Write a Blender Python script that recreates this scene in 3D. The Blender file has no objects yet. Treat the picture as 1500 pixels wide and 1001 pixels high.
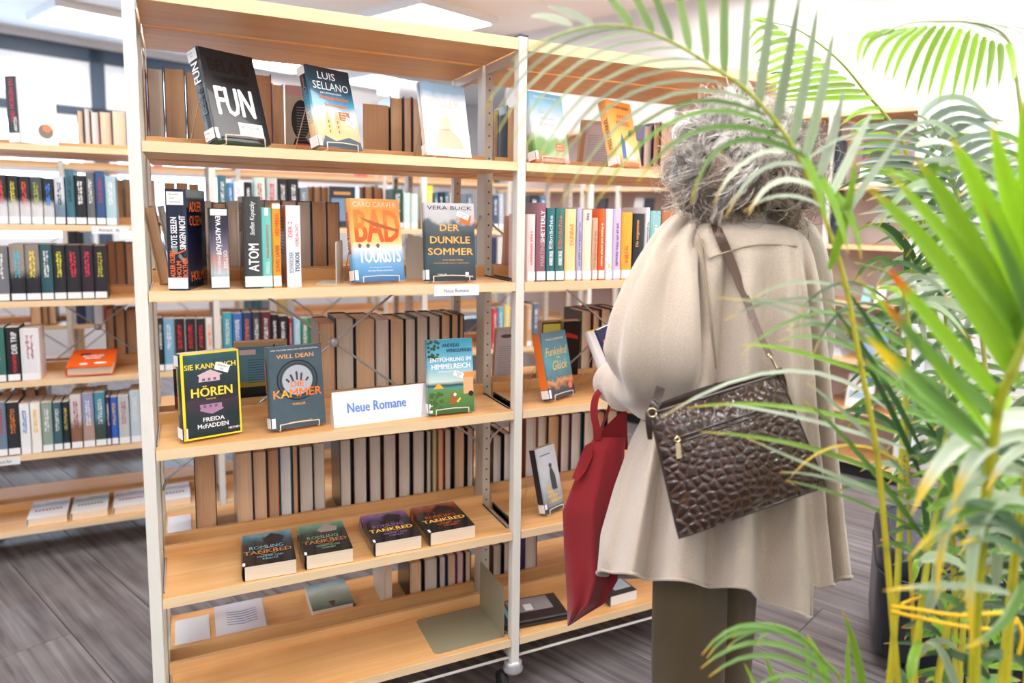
import bpy, bmesh, math, random
import numpy as np
from mathutils import Matrix, Vector
random.seed(7)
scn = bpy.context.scene
COL = scn.collection
R = math.radians

# ------------------------------------------------------------------ camera
YAW, PIT, ROL, FPX, SHX, SHY = 0.4836814546, 0.1167005994, 0.0213440617, 1083.055432, 85.826674, -56.042245
CAM = np.array([0.0778934, -1.79849336, 1.3545017])
FW = np.array([math.sin(YAW)*math.cos(PIT), math.cos(YAW)*math.cos(PIT), -math.sin(PIT)])
_r = np.array([math.cos(YAW), -math.sin(YAW), 0.0]); _u = np.cross(_r, FW)
RT = _r*math.cos(ROL)+_u*math.sin(ROL); UP = -_r*math.sin(ROL)+_u*math.cos(ROL)
cd = bpy.data.cameras.new('camera'); cam = bpy.data.objects.new('camera', cd); COL.objects.link(cam)
cd.sensor_width = 36; cd.lens = 36*FPX/1500; cd.shift_x = -SHX/1500; cd.shift_y = SHY/1500
cd.clip_start = .05; cd.clip_end = 80
cam.matrix_world = Matrix(((RT[0], UP[0], -FW[0], CAM[0]), (RT[1], UP[1], -FW[1], CAM[1]), (RT[2], UP[2], -FW[2], CAM[2]), (0, 0, 0, 1)))
cd.dof.use_dof = True; cd.dof.focus_distance = 1.78; cd.dof.aperture_fstop = 2.1
scn.camera = cam
# ------------------------------------------------------------------ exposure, world
vs = scn.view_settings; vs.view_transform = 'Standard'; vs.look = 'None'; vs.gamma = 1; vs.use_curve_mapping = False
vs.exposure = 0.46
scn.cycles.use_denoising = True
scn.cycles.max_bounces = 7; scn.cycles.diffuse_bounces = 5; scn.cycles.transparent_max_bounces = 12
wd = bpy.data.worlds.new('overcast_sky'); scn.world = wd; wd.use_nodes = True
wd.node_tree.nodes['Background'].inputs[0].default_value = (.62, .80, 1.0, 1)
wd.node_tree.nodes['Background'].inputs[1].default_value = 5.5
LAMP = 15.0          # ceiling panel radiance

def ray(px, py): return FW+RT*(px-750-SHX)/FPX-UP*(py-500.5-SHY)/FPX
def on(px, py, ax, v):
    d = ray(px, py); return CAM+d*(v-CAM[ax])/d[ax]
def at(px, py, dep): return CAM+ray(px, py)*dep
def xa(px, z, y):
    """x of the point on the line (y, z) that lies under column px"""
    k = (px-750-SHX)/FPX; n = RT-k*FW
    return CAM[0]-(n[1]*(y-CAM[1])+n[2]*(z-CAM[2]))/n[0]
def prj(p):
    p = np.array(p, float)-CAM; d = p@FW
    return 750+SHX+FPX*(p@RT)/d, 500.5+SHY-FPX*(p@UP)/d, d

# ------------------------------------------------------------------ helpers
def lin(c):
    return tuple(((v/255)/12.92 if v/255 <= .04045 else ((v/255+.055)/1.055)**2.4) for v in c[:3])+(1.0,)
MATS = {}
def nodes(m):
    nt = m.node_tree; return nt, nt.nodes, nt.links, nt.nodes['Principled BSDF']
def mat(name, rgb, rough=.5, metal=0.0, spec=.5, coat=0.0, bump=0.0, bscale=60, vary=0.0, sheen=0.0):
    key = (name, tuple(rgb), rough)
    if key in MATS: return MATS[key]
    m = bpy.data.materials.new(name); m.use_nodes = True; nt, N, L, b = nodes(m)
    b.inputs['Base Color'].default_value = lin(rgb); b.inputs['Roughness'].default_value = rough
    b.inputs['Metallic'].default_value = metal; b.inputs['Specular IOR Level'].default_value = spec
    b.inputs['Coat Weight'].default_value = coat; b.inputs['Sheen Weight'].default_value = sheen
    if bump or vary:
        tc = N.new('ShaderNodeTexCoord'); nz = N.new('ShaderNodeTexNoise'); nz.inputs['Scale'].default_value = bscale
        nz.inputs['Detail'].default_value = 4; L.new(tc.outputs['Object'], nz.inputs['Vector'])
        if bump:
            bp = N.new('ShaderNodeBump'); bp.inputs['Strength'].default_value = bump; bp.inputs['Distance'].default_value = .002
            L.new(nz.outputs['Fac'], bp.inputs['Height']); L.new(bp.outputs['Normal'], b.inputs['Normal'])
        if vary:
            mx = N.new('ShaderNodeMixRGB'); mx.blend_type = 'MULTIPLY'; mx.inputs[0].default_value = vary
            mx.inputs[1].default_value = lin(rgb); L.new(nz.outputs['Fac'], mx.inputs[2]); 
            L.new(mx.outputs[0], b.inputs['Base Color'])
    MATS[key] = m; return m
def wood(name, c1, c2, axis=0, rough=.38, rand=False):
    m = bpy.data.materials.new(name); m.use_nodes = True; nt, N, L, b = nodes(m)
    tc = N.new('ShaderNodeTexCoord'); mp = N.new('ShaderNodeMapping'); s = [38, 38, 38]; s[axis] = 1.6
    mp.inputs['Scale'].default_value = s; L.new(tc.outputs['Object'], mp.inputs['Vector'])
    if rand:
        oi = N.new('ShaderNodeObjectInfo'); mu = N.new('ShaderNodeMath'); mu.operation = 'MULTIPLY'; mu.inputs[1].default_value = 37
        L.new(oi.outputs['Random'], mu.inputs[0]); L.new(mu.outputs[0], mp.inputs['Location'])
    nz = N.new('ShaderNodeTexNoise'); nz.inputs['Scale'].default_value = 1.0; nz.inputs['Detail'].default_value = 5
    nz.inputs['Distortion'].default_value = .6; L.new(mp.outputs[0], nz.inputs['Vector'])
    n2 = N.new('ShaderNodeTexNoise'); n2.inputs['Scale'].default_value = 5.0; L.new(tc.outputs['Object'], n2.inputs['Vector'])
    ad = N.new('ShaderNodeMath'); ad.operation = 'MULTIPLY_ADD'; ad.inputs[1].default_value = .35
    L.new(n2.outputs['Fac'], ad.inputs[0]); L.new(nz.outputs['Fac'], ad.inputs[2])
    rp = N.new('ShaderNodeValToRGB'); rp.color_ramp.elements[0].position = .42; rp.color_ramp.elements[1].position = .92
    rp.color_ramp.elements[0].color = lin(c1); rp.color_ramp.elements[1].color = lin(c2)
    L.new(ad.outputs[0], rp.inputs[0]); L.new(rp.outputs[0], b.inputs['Base Color'])
    b.inputs['Roughness'].default_value = rough
    bp = N.new('ShaderNodeBump'); bp.inputs['Strength'].default_value = .08; bp.inputs['Distance'].default_value = .001
    L.new(nz.outputs['Fac'], bp.inputs['Height']); L.new(bp.outputs[0], b.inputs['Normal'])
    return m
def ramp_mat(name, stops, h=.21, axis=2, noise=.15, nscale=22, rough=.28, coat=.3, dark=None):
    """printed cover art: colour bands up the cover with a cloudy edge"""
    m = bpy.data.materials.new(name); m.use_nodes = True; nt, N, L, b = nodes(m)
    tc = N.new('ShaderNodeTexCoord'); sp = N.new('ShaderNodeSeparateXYZ'); L.new(tc.outputs['Object'], sp.inputs[0])
    dv = N.new('ShaderNodeMath'); dv.operation = 'DIVIDE'; dv.inputs[1].default_value = h; L.new(sp.outputs[axis], dv.inputs[0])
    nz = N.new('ShaderNodeTexNoise'); nz.inputs['Scale'].default_value = nscale; nz.inputs['Detail'].default_value = 5
    L.new(tc.outputs['Object'], nz.inputs['Vector'])
    a1 = N.new('ShaderNodeMath'); a1.operation = 'MULTIPLY_ADD'; a1.inputs[1].default_value = noise; L.new(nz.outputs['Fac'], a1.inputs[0]); L.new(dv.outputs[0], a1.inputs[2])
    a2 = N.new('ShaderNodeMath'); a2.operation = 'SUBTRACT'; a2.inputs[1].default_value = noise/2; L.new(a1.outputs[0], a2.inputs[0])
    rp = N.new('ShaderNodeValToRGB'); e = rp.color_ramp.elements
    e[0].position = stops[0][0]; e[0].color = lin(stops[0][1]); e[1].position = stops[-1][0]; e[1].color = lin(stops[-1][1])
    for p, c in stops[1:-1]:
        q = e.new(p); q.color = lin(c)
    L.new(a2.outputs[0], rp.inputs[0]); L.new(rp.outputs[0], b.inputs['Base Color'])
    b.inputs['Roughness'].default_value = rough; b.inputs['Coat Weight'].default_value = coat
    return m
def page_mat(name, c1, c2):
    m = bpy.data.materials.new(name); m.use_nodes = True; nt, N, L, b = nodes(m)
    tc = N.new('ShaderNodeTexCoord'); mp = N.new('ShaderNodeMapping'); mp.inputs['Scale'].default_value = (1400, 6, 6)
    L.new(tc.outputs['Object'], mp.inputs['Vector']); nz = N.new('ShaderNodeTexNoise'); nz.inputs['Scale'].default_value = 1; nz.inputs['Detail'].default_value = 2
    L.new(mp.outputs[0], nz.inputs['Vector']); rp = N.new('ShaderNodeValToRGB')
    rp.color_ramp.elements[0].position = .3; rp.color_ramp.elements[1].position = .7
    rp.color_ramp.elements[0].color = lin(c1); rp.color_ramp.elements[1].color = lin(c2)
    L.new(nz.outputs['Fac'], rp.inputs[0]); L.new(rp.outputs[0], b.inputs['Base Color']); b.inputs['Roughness'].default_value = .85
    return m

BEECH = wood('beech_veneer', (208, 152, 92), (226, 180, 124))
BEECH_EDGE = wood('beech_edge_band', (228, 194, 148), (240, 214, 174))
METAL = mat('cream_powder_coated_steel', (226, 223, 214), .35, bump=.05)
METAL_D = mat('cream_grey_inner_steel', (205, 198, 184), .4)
STEEL = mat('bright_steel', (186, 186, 188), .3, .45)
WIRE = mat('cream_coated_wire', (226, 214, 196), .4)
BLACK = mat('black_rubber', (22, 22, 24), .6)
OLIVE = mat('olive_grey_painted_steel', (142, 136, 112), .45)
PLATE = mat('pale_painted_steel', (206, 202, 190), .35)
WHITE = mat('white_sticker_paper', (240, 240, 242), .5)
INK = mat('black_ink', (38, 38, 44), .6)
P_TAN = page_mat('tan_paper_edges', (224, 186, 146), (238, 206, 170))
P_GREY = page_mat('grey_white_paper_edges', (216, 202, 186), (232, 221, 208))
P_CREAM = page_mat('cream_paper_edges', (226, 204, 176), (240, 224, 200))
P_BROWN = page_mat('brown_paper_edges', (198, 156, 118), (216, 176, 138))
P_WHITE = page_mat('white_paper_edges', (226, 222, 216), (240, 238, 234))

def newobj(name, me, parent=None):
    o = bpy.data.objects.new(name, me); COL.objects.link(o)
    if parent is not None: o.parent = parent
    return o
def empty(name, loc=(0, 0, 0), rot=None):
    o = bpy.data.objects.new(name, None); COL.objects.link(o); o.empty_display_size = .05
    o.location = loc
    if rot is not None:
        o.matrix_world = Matrix.Translation(Vector(loc)) @ rot
    return o
def tag(o, label=None, cat=None, group=None, kind=None):
    if label: o['label'] = label
    if cat: o['category'] = cat
    if group: o['group'] = group
    if kind: o['kind'] = kind
    return o
def mesh(name, v, f, m=None, parent=None, smooth=False):
    me = bpy.data.meshes.new(name); me.from_pydata([tuple(map(float, p)) for p in v], [], f); me.update()
    if m is not None: me.materials.append(m)
    if smooth: me.polygons.foreach_set('use_smooth', [True]*len(me.polygons))
    return newobj(name, me, parent)
class MB:
    def __init__(s): s.v = []; s.f = []
    def add(s, v, f):
        n = len(s.v); s.v += [tuple(p) for p in v]; s.f += [tuple(i+n for i in q) for q in f]; return s
    def box(s, a, b, ch=0.0):
        (x0, y0, z0), (x1, y1, z1) = a, b
        if ch <= 0:
            v = [(x, y, z) for x in (x0, x1) for y in (y0, y1) for z in (z0, z1)]
            return s.add(v, [(0, 1, 3, 2), (4, 6, 7, 5), (0, 4, 5, 1), (2, 3, 7, 6), (0, 2, 6, 4), (1, 5, 7, 3)])
        bm = bmesh.new(); bmesh.ops.create_cube(bm, size=1)
        for q in bm.verts: q.co = ((x0+x1)/2+q.co.x*(x1-x0), (y0+y1)/2+q.co.y*(y1-y0), (z0+z1)/2+q.co.z*(z1-z0))
        bmesh.ops.bevel(bm, geom=list(bm.edges), offset=ch, segments=2, profile=.5, affect='EDGES')
        bm.verts.index_update(); s.add([tuple(q.co) for q in bm.verts], [tuple(q.index for q in fc.verts) for fc in bm.faces]); bm.free(); return s
    def tube(s, pts, r, seg=6, cap=True, r2=None):
        pts = [np.array(p, float) for p in pts]; n = len(pts); up = np.array([0.0, 0, 1]); rings = []
        rr = r if hasattr(r, '__len__') else [r]*n
        prev = None
        for i in range(n):
            t = pts[min(i+1, n-1)]-pts[max(i-1, 0)]; t = t/(np.linalg.norm(t)+1e-12)
            if prev is None:
                a = np.cross(t, up)
                if np.linalg.norm(a) < .05: a = np.cross(t, np.array([1.0, 0, 0]))
            else: a = prev-t*(prev@t)
            a /= np.linalg.norm(a)+1e-12; prev = a; b = np.cross(t, a)
            k2 = rr[i] if r2 is None else (r2[i] if hasattr(r2, '__len__') else r2)
            rings.append([pts[i]+a*rr[i]*math.cos(q)+b*k2*math.sin(q) for q in (2*math.pi*j/seg for j in range(seg))])
        v = [p for g in rings for p in g]
        f = [(i*seg+j, i*seg+(j+1) % seg, (i+1)*seg+(j+1) % seg, (i+1)*seg+j) for i in range(n-1) for j in range(seg)]
        if cap: f += [tuple(range(seg))[::-1], tuple((n-1)*seg+j for j in range(seg))]
        return s.add(v, f)
    def lathe(s, prof, c=(0, 0, 0), seg=20, axis=2):
        v = []
        for r_, z_ in prof:
            for j in range(seg):
                q = 2*math.pi*j/seg; p = [r_*math.cos(q), r_*math.sin(q), z_]
                if axis == 0: p = [p[2], p[0], p[1]]
                if axis == 1: p = [p[0], p[2], p[1]]
                v.append((p[0]+c[0], p[1]+c[1], p[2]+c[2]))
        n = len(prof)
        f = [(i*seg+j, i*seg+(j+1) % seg, (i+1)*seg+(j+1) % seg, (i+1)*seg+j) for i in range(n-1) for j in range(seg)]
        f += [tuple(range(seg))[::-1], tuple((n-1)*seg+j for j in range(seg))]
        return s.add(v, f)
    def build(s, name, m, parent=None, smooth=False):
        return mesh(name, s.v, s.f, m, parent, smooth)

# text ---------------------------------------------------------------
TXT = {}
def text_mesh(s, bold=0.0, sx=1.0):
    key = (s, round(bold, 3))
    if key not in TXT:
        cu = bpy.data.curves.new('t', 'FONT'); cu.body = s; cu.size = 1; cu.offset = bold; cu.resolution_u = 2; cu.space_line = .95
        cu.align_x = 'LEFT'
        o = bpy.data.objects.new('t', cu); COL.objects.link(o); dg = bpy.context.evaluated_depsgraph_get(); dg.update()
        me = bpy.data.meshes.new_from_object(o.evaluated_get(dg)); bpy.data.objects.remove(o); bpy.data.curves.remove(cu)
        co = np.array([v.co[:] for v in me.vertices]); me.materials.clear()
        TXT[key] = (me, co.min(0), co.max(0))
    return TXT[key]
def lettering(parent, s, frame, u, v, h, m, w=None, bold=.01, rot=0, name='lettering', eps=.0008, italic=0):
    """a line of print on a face: frame = 4x4 (u right, v up, n out); (u,v) = lower left corner; h = letter height; w = line width"""
    me, lo, hi = text_mesh(s, 0); H = hi[1]-lo[1]; Wd = hi[0]-lo[0]
    sy = h/H; sx = (w/Wd) if w else sy
    T = Matrix.Translation((u, v, eps)) @ Matrix.Rotation(R(rot), 4, 'Z') @ Matrix(((sx, italic*sy, 0, 0), (0, sy, 0, 0), (0, 0, 1, 0), (0, 0, 0, 1))) @ Matrix.Translation((-lo[0], -lo[1], 0))
    M = frame @ T
    n = me.copy(); n.name = name; n.transform(M)
    if bold > 0:      # heavier strokes: the same outlines laid again a hair to each side
        co = np.array([q.co[:] for q in n.vertices]); fc = [tuple(p.vertices) for p in n.polygons]; Rm = np.array((frame @ Matrix.Rotation(R(rot), 4, 'Z')).to_3x3()); k = h*.03
        dd = [Rm @ np.array(d) for d in ((-k, 0, 0), (k, 0, 2e-5), (0, -k*.6, 4e-5), (0, k*.6, 6e-5))]; L = len(co)
        vv = np.concatenate([co]+[co+d for d in dd]); ff = [tuple(i+j*L for i in f) for j in range(5) for f in fc]
        bpy.data.meshes.remove(n); n = bpy.data.meshes.new(name); n.from_pydata(vv.tolist(), [], ff); n.update()
    n.materials.append(m)
    return newobj(name, n, parent)
def patch(parent, frame, pts, m, name='printed_patch', eps=.0005):
    v = [frame @ Vector((a, b, eps)) for a, b in pts]
    return mesh(name, v, [tuple(range(len(v)))], m, parent)
def rect(u0, v0, u1, v1): return [(u0, v0), (u1, v0), (u1, v1), (u0, v1)]
def disc(u, v, a, b=None, n=20, ph=0): return [(u+a*math.cos(2*math.pi*i/n+ph), v+(b or a)*math.sin(2*math.pi*i/n+ph)) for i in range(n)]

def frames(w, h, d):
    F = Matrix(((0, 0, 1, w), (1, 0, 0, 0), (0, 1, 0, 0), (0, 0, 0, 1)))          # front cover: u=+y v=+z n=+x
    S = Matrix(((1, 0, 0, 0), (0, 0, -1, -.0026), (0, 1, 0, 0), (0, 0, 0, 1)))     # spine: u=+x v=+z n=-y
    B = Matrix(((0, 0, -1, 0), (-1, 0, 0, d), (0, 1, 0, 0), (0, 0, 0, 1)))        # back cover
    return F, S, B
BM = {}
def book_mesh(w, h, d, hard):
    key = (round(w, 4), round(h, 3), round(d, 3), hard)
    if key in BM: return BM[key]
    c = .0022 if hard else .0006; ins = .004 if hard else .0004; bow = .0022
    out = [(0, d), (0, .003), (.15*w, -.001), (.5*w, -bow), (.85*w, -.001), (w, .003), (w, d)]
    inn = [(c, d), (c, c+.001), (.2*w, c), (.5*w, c), (.8*w, c), (w-c, c+.001), (w-c, d)]
    v = []; n = 7
    for z in (0, h):
        v += [(x, y, z) for x, y in out]+[(x, y, z) for x, y in inn]
    f = []
    for i in range(n-1):
        f += [(i, i+1, 2*n+i+1, 2*n+i), (n+i+1, n+i, 3*n+i, 3*n+i+1), (i+1, i, n+i, n+i+1), (2*n+i, 2*n+i+1, 3*n+i+1, 3*n+i)]
    f += [(0, 2*n, 3*n, n), (n-1, 2*n-1, 4*n-1, 3*n-1)]
    cm = (v, [q[::-1] for q in f])
    k = .005 if hard else .0
    fe = [(c, d-ins), (.25*w, d-ins-k*.8), (.5*w, d-ins-k), (.75*w, d-ins-k*.8), (w-c, d-ins)]
    prof = [(c, .0045)]+fe+[(w-c, .0045)]
    pv = [(x, y, z) for z in (ins, h-ins) for x, y in prof]; m_ = len(prof)
    pf = [tuple(range(m_)), tuple(range(m_, 2*m_))[::-1]]+[(i, m_+i, m_+(i+1) % m_, (i+1) % m_) for i in range(m_)]
    BM[key] = (cm, (pv, pf)); return BM[key]
MD = {}
def mdata(key, vf, m):
    k = (key, m.name)
    if k not in MD:
        me = bpy.data.meshes.new(key[0]); me.from_pydata(vf[0], [], vf[1]); me.update(); me.materials.append(m); MD[k] = me
    return MD[k]
BOOKS = 0
def book(label, w, h, d, cover, pages, M, hard=True, sticker=True, group=None, cat='book', name='book', parts=True):
    """upright book; local x = thickness, spine at y=0 facing -y, front cover at x=w"""
    o = empty(name); o.matrix_world = M; tag(o, label, cat, group)
    cm, pm = book_mesh(w, h, d, hard); k = (round(w, 4), round(h, 3), round(d, 3), hard)
    newobj('cover', mdata(('cover',)+k, cm, cover), o); newobj('page_block', mdata(('page_block',)+k, pm, pages), o)
    if sticker:
        s = MB().box((.0008, -.0032, .004), (w-.0008, -.0022, .028)); s.build('spine_sticker', WHITE, o)
    return o
def Mup(x, y, z, rz=0.0, lean=0.0):
    """upright on a shelf; lean tips the book sideways"""
    return Matrix.Translation((x, y, z)) @ Matrix.Rotation(R(rz), 4, 'Z') @ Matrix.Rotation(R(lean), 4, 'Y')
def Mdisp(x, y, z, yaw, tilt, w):
    """face out: (x,y,z) = lower spine corner of the front cover, cover turned towards -y (+yaw to the right), leaning back by tilt"""
    return Matrix.Translation((x, y, z+w*math.sin(R(tilt))+.004)) @ Matrix.Rotation(R(yaw-90), 4, 'Z') @ Matrix.Rotation(R(-tilt), 4, 'Y') @ Matrix.Translation((-w, 0, 0))
def marks(o, w, h, m, v0, v1, cols=2, name='title_print', dash=.006):
    """unreadable spine title: short strokes up the spine"""
    b = MB(); rg = random.Random(int(h*1e5+w*1e6)+len(o.name))
    for c in range(cols):
        x0 = w*(.28+.44*c/max(1, cols)); x1 = x0+w*(.36 if cols == 1 else .22); z = v0
        while z < v1:
            l = dash*rg.uniform(.5, 1.3); g = rg.choice((.25, .3, .35, 1.2))*dash*.5
            a, e = x0+rg.uniform(0, .1)*w, x1-rg.uniform(0, .1)*w
            b.add([(a, -.0031, z), (e, -.0031, z), (e, -.0031, min(z+l, v1)), (a, -.0031, min(z+l, v1))], [(0, 1, 2, 3)])
            z += l+g
    return b.build(name, m, o)
# shelf levels
ZF, Z2, Z3, Z4, Z5, Z6 = 1.776, 1.493, 1.1775, .827, .484, .170
BAY = .87
# ================================================================== ROOM (turned 22 degrees to the racks)
E1 = np.array([.927, .375, 0.0]); E2 = np.array([-.375, .927, 0.0])
def st(s, t, z=0.0): return s*E1+t*E2+np.array([0, 0, z])
ROT = Matrix(((E1[0], E2[0], 0, 0), (E1[1], E2[1], 0, 0), (0, 0, 1, 0), (0, 0, 0, 1)))
ROOM_Z = 2.75
WALLW = mat('white_wall_paint', (214, 212, 214), .7, bump=.05, bscale=120)
WALLG = mat('rose_grey_board', (204, 192, 190), .6)
CEIL = mat('white_ceiling_paint', (236, 238, 240), .8)
DARKF = mat('dark_blue_grey_window_frame', (62, 78, 96), .45)
def rbox(name, s0, t0, z0, s1, t1, z1, m, parent=None, kind=None, ch=0.0):
    b = MB().box((s0, t0, z0), (s1, t1, z1), ch); o = b.build(name, m, parent)
    if parent is None: o.matrix_world = ROT
    if kind: o['kind'] = kind
    return o
S0, S1, S2, T0, T1 = -6.0, 3.62, 7.0, -5.0, 5.6
# floor: base slab with single vinyl planks laid on it
floor = rbox('floor', S0, T0, -.05, S2, T1, -.0035, mat('dark_joint_base', (60, 58, 60), .7), kind='structure')
PLANK = wood('grey_vinyl_plank', (74, 70, 73), (132, 128, 131), 1, .25, rand=True)
pl, pw_ = 1.22, .225
pm = MB().box((.0012, .0012, -.0035), (pw_-.0012, pl-.0012, 0), .0012)
pme = bpy.data.meshes.new('plank'); pme.from_pydata(pm.v, [], pm.f); pme.materials.append(PLANK); pme.update()
rg = random.Random(3); cand = []
for i in range(int((S2-S0)/pw_)+1):
    off = rg.uniform(0, pl)
    for j in range(-1, int((T1-T0)/pl)+1):
        s, t = S0+i*pw_, T0+j*pl+off
        pts = [prj(st(s+a, t+b)) for a in (0, pw_) for b in (0, pl/2, pl)]
        vis = [p for p in pts if p[2] > .3 and -60 < p[0] < 1560 and 560 < p[1] < 1150]
        if vis: cand.append((-max(p[1] for p in vis), s, t))
cand.sort()
for _, s, t in cand[:290]:
    o = newobj('plank', pme, floor); o.location = (s, t, 0)
fm = MB()
for _, s, t in cand[290:]: fm.box((s+.001, t+.001, -.0035), (s+pw_-.001, t+pl-.001, 0))
if fm.v: tag(fm.build('plank_field', PLANK, floor), kind='stuff')
rbox('ceiling', S0, T0, ROOM_Z, S2, T1+.3, ROOM_Z+.1, CEIL, kind='structure')
rbox('wall_left', S0-.1, T0, 0, S0, T1, ROOM_Z, WALLW, kind='structure')
rbox('wall_front', S0, T0-.1, 0, S2, T0, ROOM_Z, WALLW, kind='structure')
rbox('wall_right', S1, T0, 0, S1+.12, 2.6, ROOM_Z, WALLW, kind='structure')
rbox('wall_side', S2, 2.4, 0, S2+.1, T1, ROOM_Z, WALLW, kind='structure')
rbox('wall_end', S1, 2.48, 0, S2, 2.6, ROOM_Z, WALLW, kind='structure')
# window wall: sill wall, header, piers
wb = MB().box((S0, T1, 0), (S2, T1+.3, .95)).box((S0, T1, 2.69), (S2, T1+.3, ROOM_Z)).box((2.9, T1, .95), (S2, T1+.3, 2.69))
wb = wb.build('wall_back', WALLW); wb.matrix_world = ROT; wb['kind'] = 'structure'
GL = bpy.data.materials.new('clear_window_glass'); GL.use_nodes = True; nt = GL.node_tree; nt.nodes.clear()
o_ = nt.nodes.new('ShaderNodeOutputMaterial'); mx = nt.nodes.new('ShaderNodeMixShader'); tr = nt.nodes.new('ShaderNodeBsdfTransparent'); gs = nt.nodes.new('ShaderNodeBsdfGlossy')
mx.inputs[0].default_value = .06; gs.inputs['Roughness'].default_value = .02
nt.links.new(tr.outputs[0], mx.inputs[1]); nt.links.new(gs.outputs[0], mx.inputs[2]); nt.links.new(mx.outputs[0], o_.inputs[0])
WFR = mat('white_window_sash', (228, 232, 236), .4)
n = 0; edges = [-5.4, -3.95, -2.5, -1.05, .35, 1.72, 2.9]
for a, b_ in zip(edges[:-1], edges[1:]):
    n += 1; w_ = empty('window_%d' % n); w_.matrix_world = ROT; w_['kind'] = 'structure'
    y0 = T1+.02
    f = MB()
    f.box((a, y0, 2.57), (b_, y0+.10, 2.69)).box((a, y0, .95), (b_, y0+.10, 1.02)).box((a, y0, .95), (a+.05, y0+.1, 2.69)).box((b_-.06, y0, .95), (b_, y0+.1, 2.69)).box((a, y0, 2.12), (b_, y0+.1, 2.19))
    f.build('window_frame', DARKF, w_)
    g = MB(); p, q = a+.05, b_-.06
    for z0, z1 in ((2.19, 2.57), (1.02, 2.12)):
        g.box((p, y0+.01, z1-.07), (q, y0+.07, z1)).box((p, y0+.01, z0), (q, y0+.07, z0+.07)).box((p, y0+.01, z0+.07), (p+.07, y0+.07, z1-.07)).box((q-.07, y0+.01, z0+.07), (q, y0+.07, z1-.07))
    g.build('window_sash', WFR, w_)
    MB().box((p+.07, y0+.04, 2.26), (q-.07, y0+.046, 2.5)).build('pane', GL, w_)
    MB().box((p+.07, y0+.04, 1.09), (q-.07, y0+.046, 2.05)).build('pane', GL, w_)
rbox('trim_1', S0, T1-.03, .93, 2.9, T1+.02, .955, WFR, kind='structure')
rbox('pillar_wall', 4.15, 4.7, 0, 4.5, 5.05, ROOM_Z, WALLW, kind='structure')

# ceiling panels --------------------------------------------------
EM = bpy.data.materials.new('lit_diffuser'); EM.use_nodes = True; b_ = EM.node_tree.nodes['Principled BSDF']
b_.inputs['Emission Color'].default_value = (1, .965, .945, 1); b_.inputs['Emission Strength'].default_value = LAMP; b_.inputs['Base Color'].default_value = (.9, .9, .9, 1)
def ceiling_light(s, t, label, size=.62, group=None):
    o = empty('ceiling_light'); o.matrix_world = Matrix.Translation(Vector(st(s, t, ROOM_Z))) @ ROT
    h = size/2
    f = MB().box((-h-.03, -h-.03, -.05), (h+.03, -h, -.0)).box((-h-.03, h, -.05), (h+.03, h+.03, 0)).box((-h-.03, -h, -.05), (-h, h, 0)).box((h, -h, -.05), (h+.03, h, 0))
    f.build('frame', WFR, o); MB().box((-h, -h, -.045), (h, h, -.02)).build('diffuser', EM, o)
    tag(o, label, 'ceiling light', group)
ceiling_light(2.86, 2.6, 'large square lit ceiling panel above the top of the front rack')
ceiling_light(4.17, 4.98, 'square lit ceiling panel seen just below the front top board, left of the white pillar')
ceiling_light(3.0, 5.07-.1, 'square lit ceiling panel showing between the two standing dark thrillers')
ceiling_light(1.42, 4.70, 'square lit ceiling panel in front of the dark framed windows')
for i, s in enumerate((-4, -2.0, 0, 1.6, 3.0)):  # panels out of view, added to brighten the scene from the camera side
    for j, t in enumerate((-4.2, -2.6, -1.0, .4)):
        ceiling_light(s, t, 'unseen lit ceiling panel added for frontal light, row %s, place %s' % ('one two three four five'.split()[i], 'one two three four'.split()[j]), .62, 'unseen ceiling panels added for frontal light')
for i, (s, t) in enumerate(((-1.6, 2.6), (-3.4, 2.6), (-1.6, 4.7), (-3.4, 4.7), (5.4, 3.6))): ceiling_light(s, t, 'unseen lit ceiling panel added for light behind the racks, number %s' % 'one two three four five'.split()[i], .62, 'unseen ceiling panels added for light behind the racks')  # out of view, added for more light behind the racks

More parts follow.
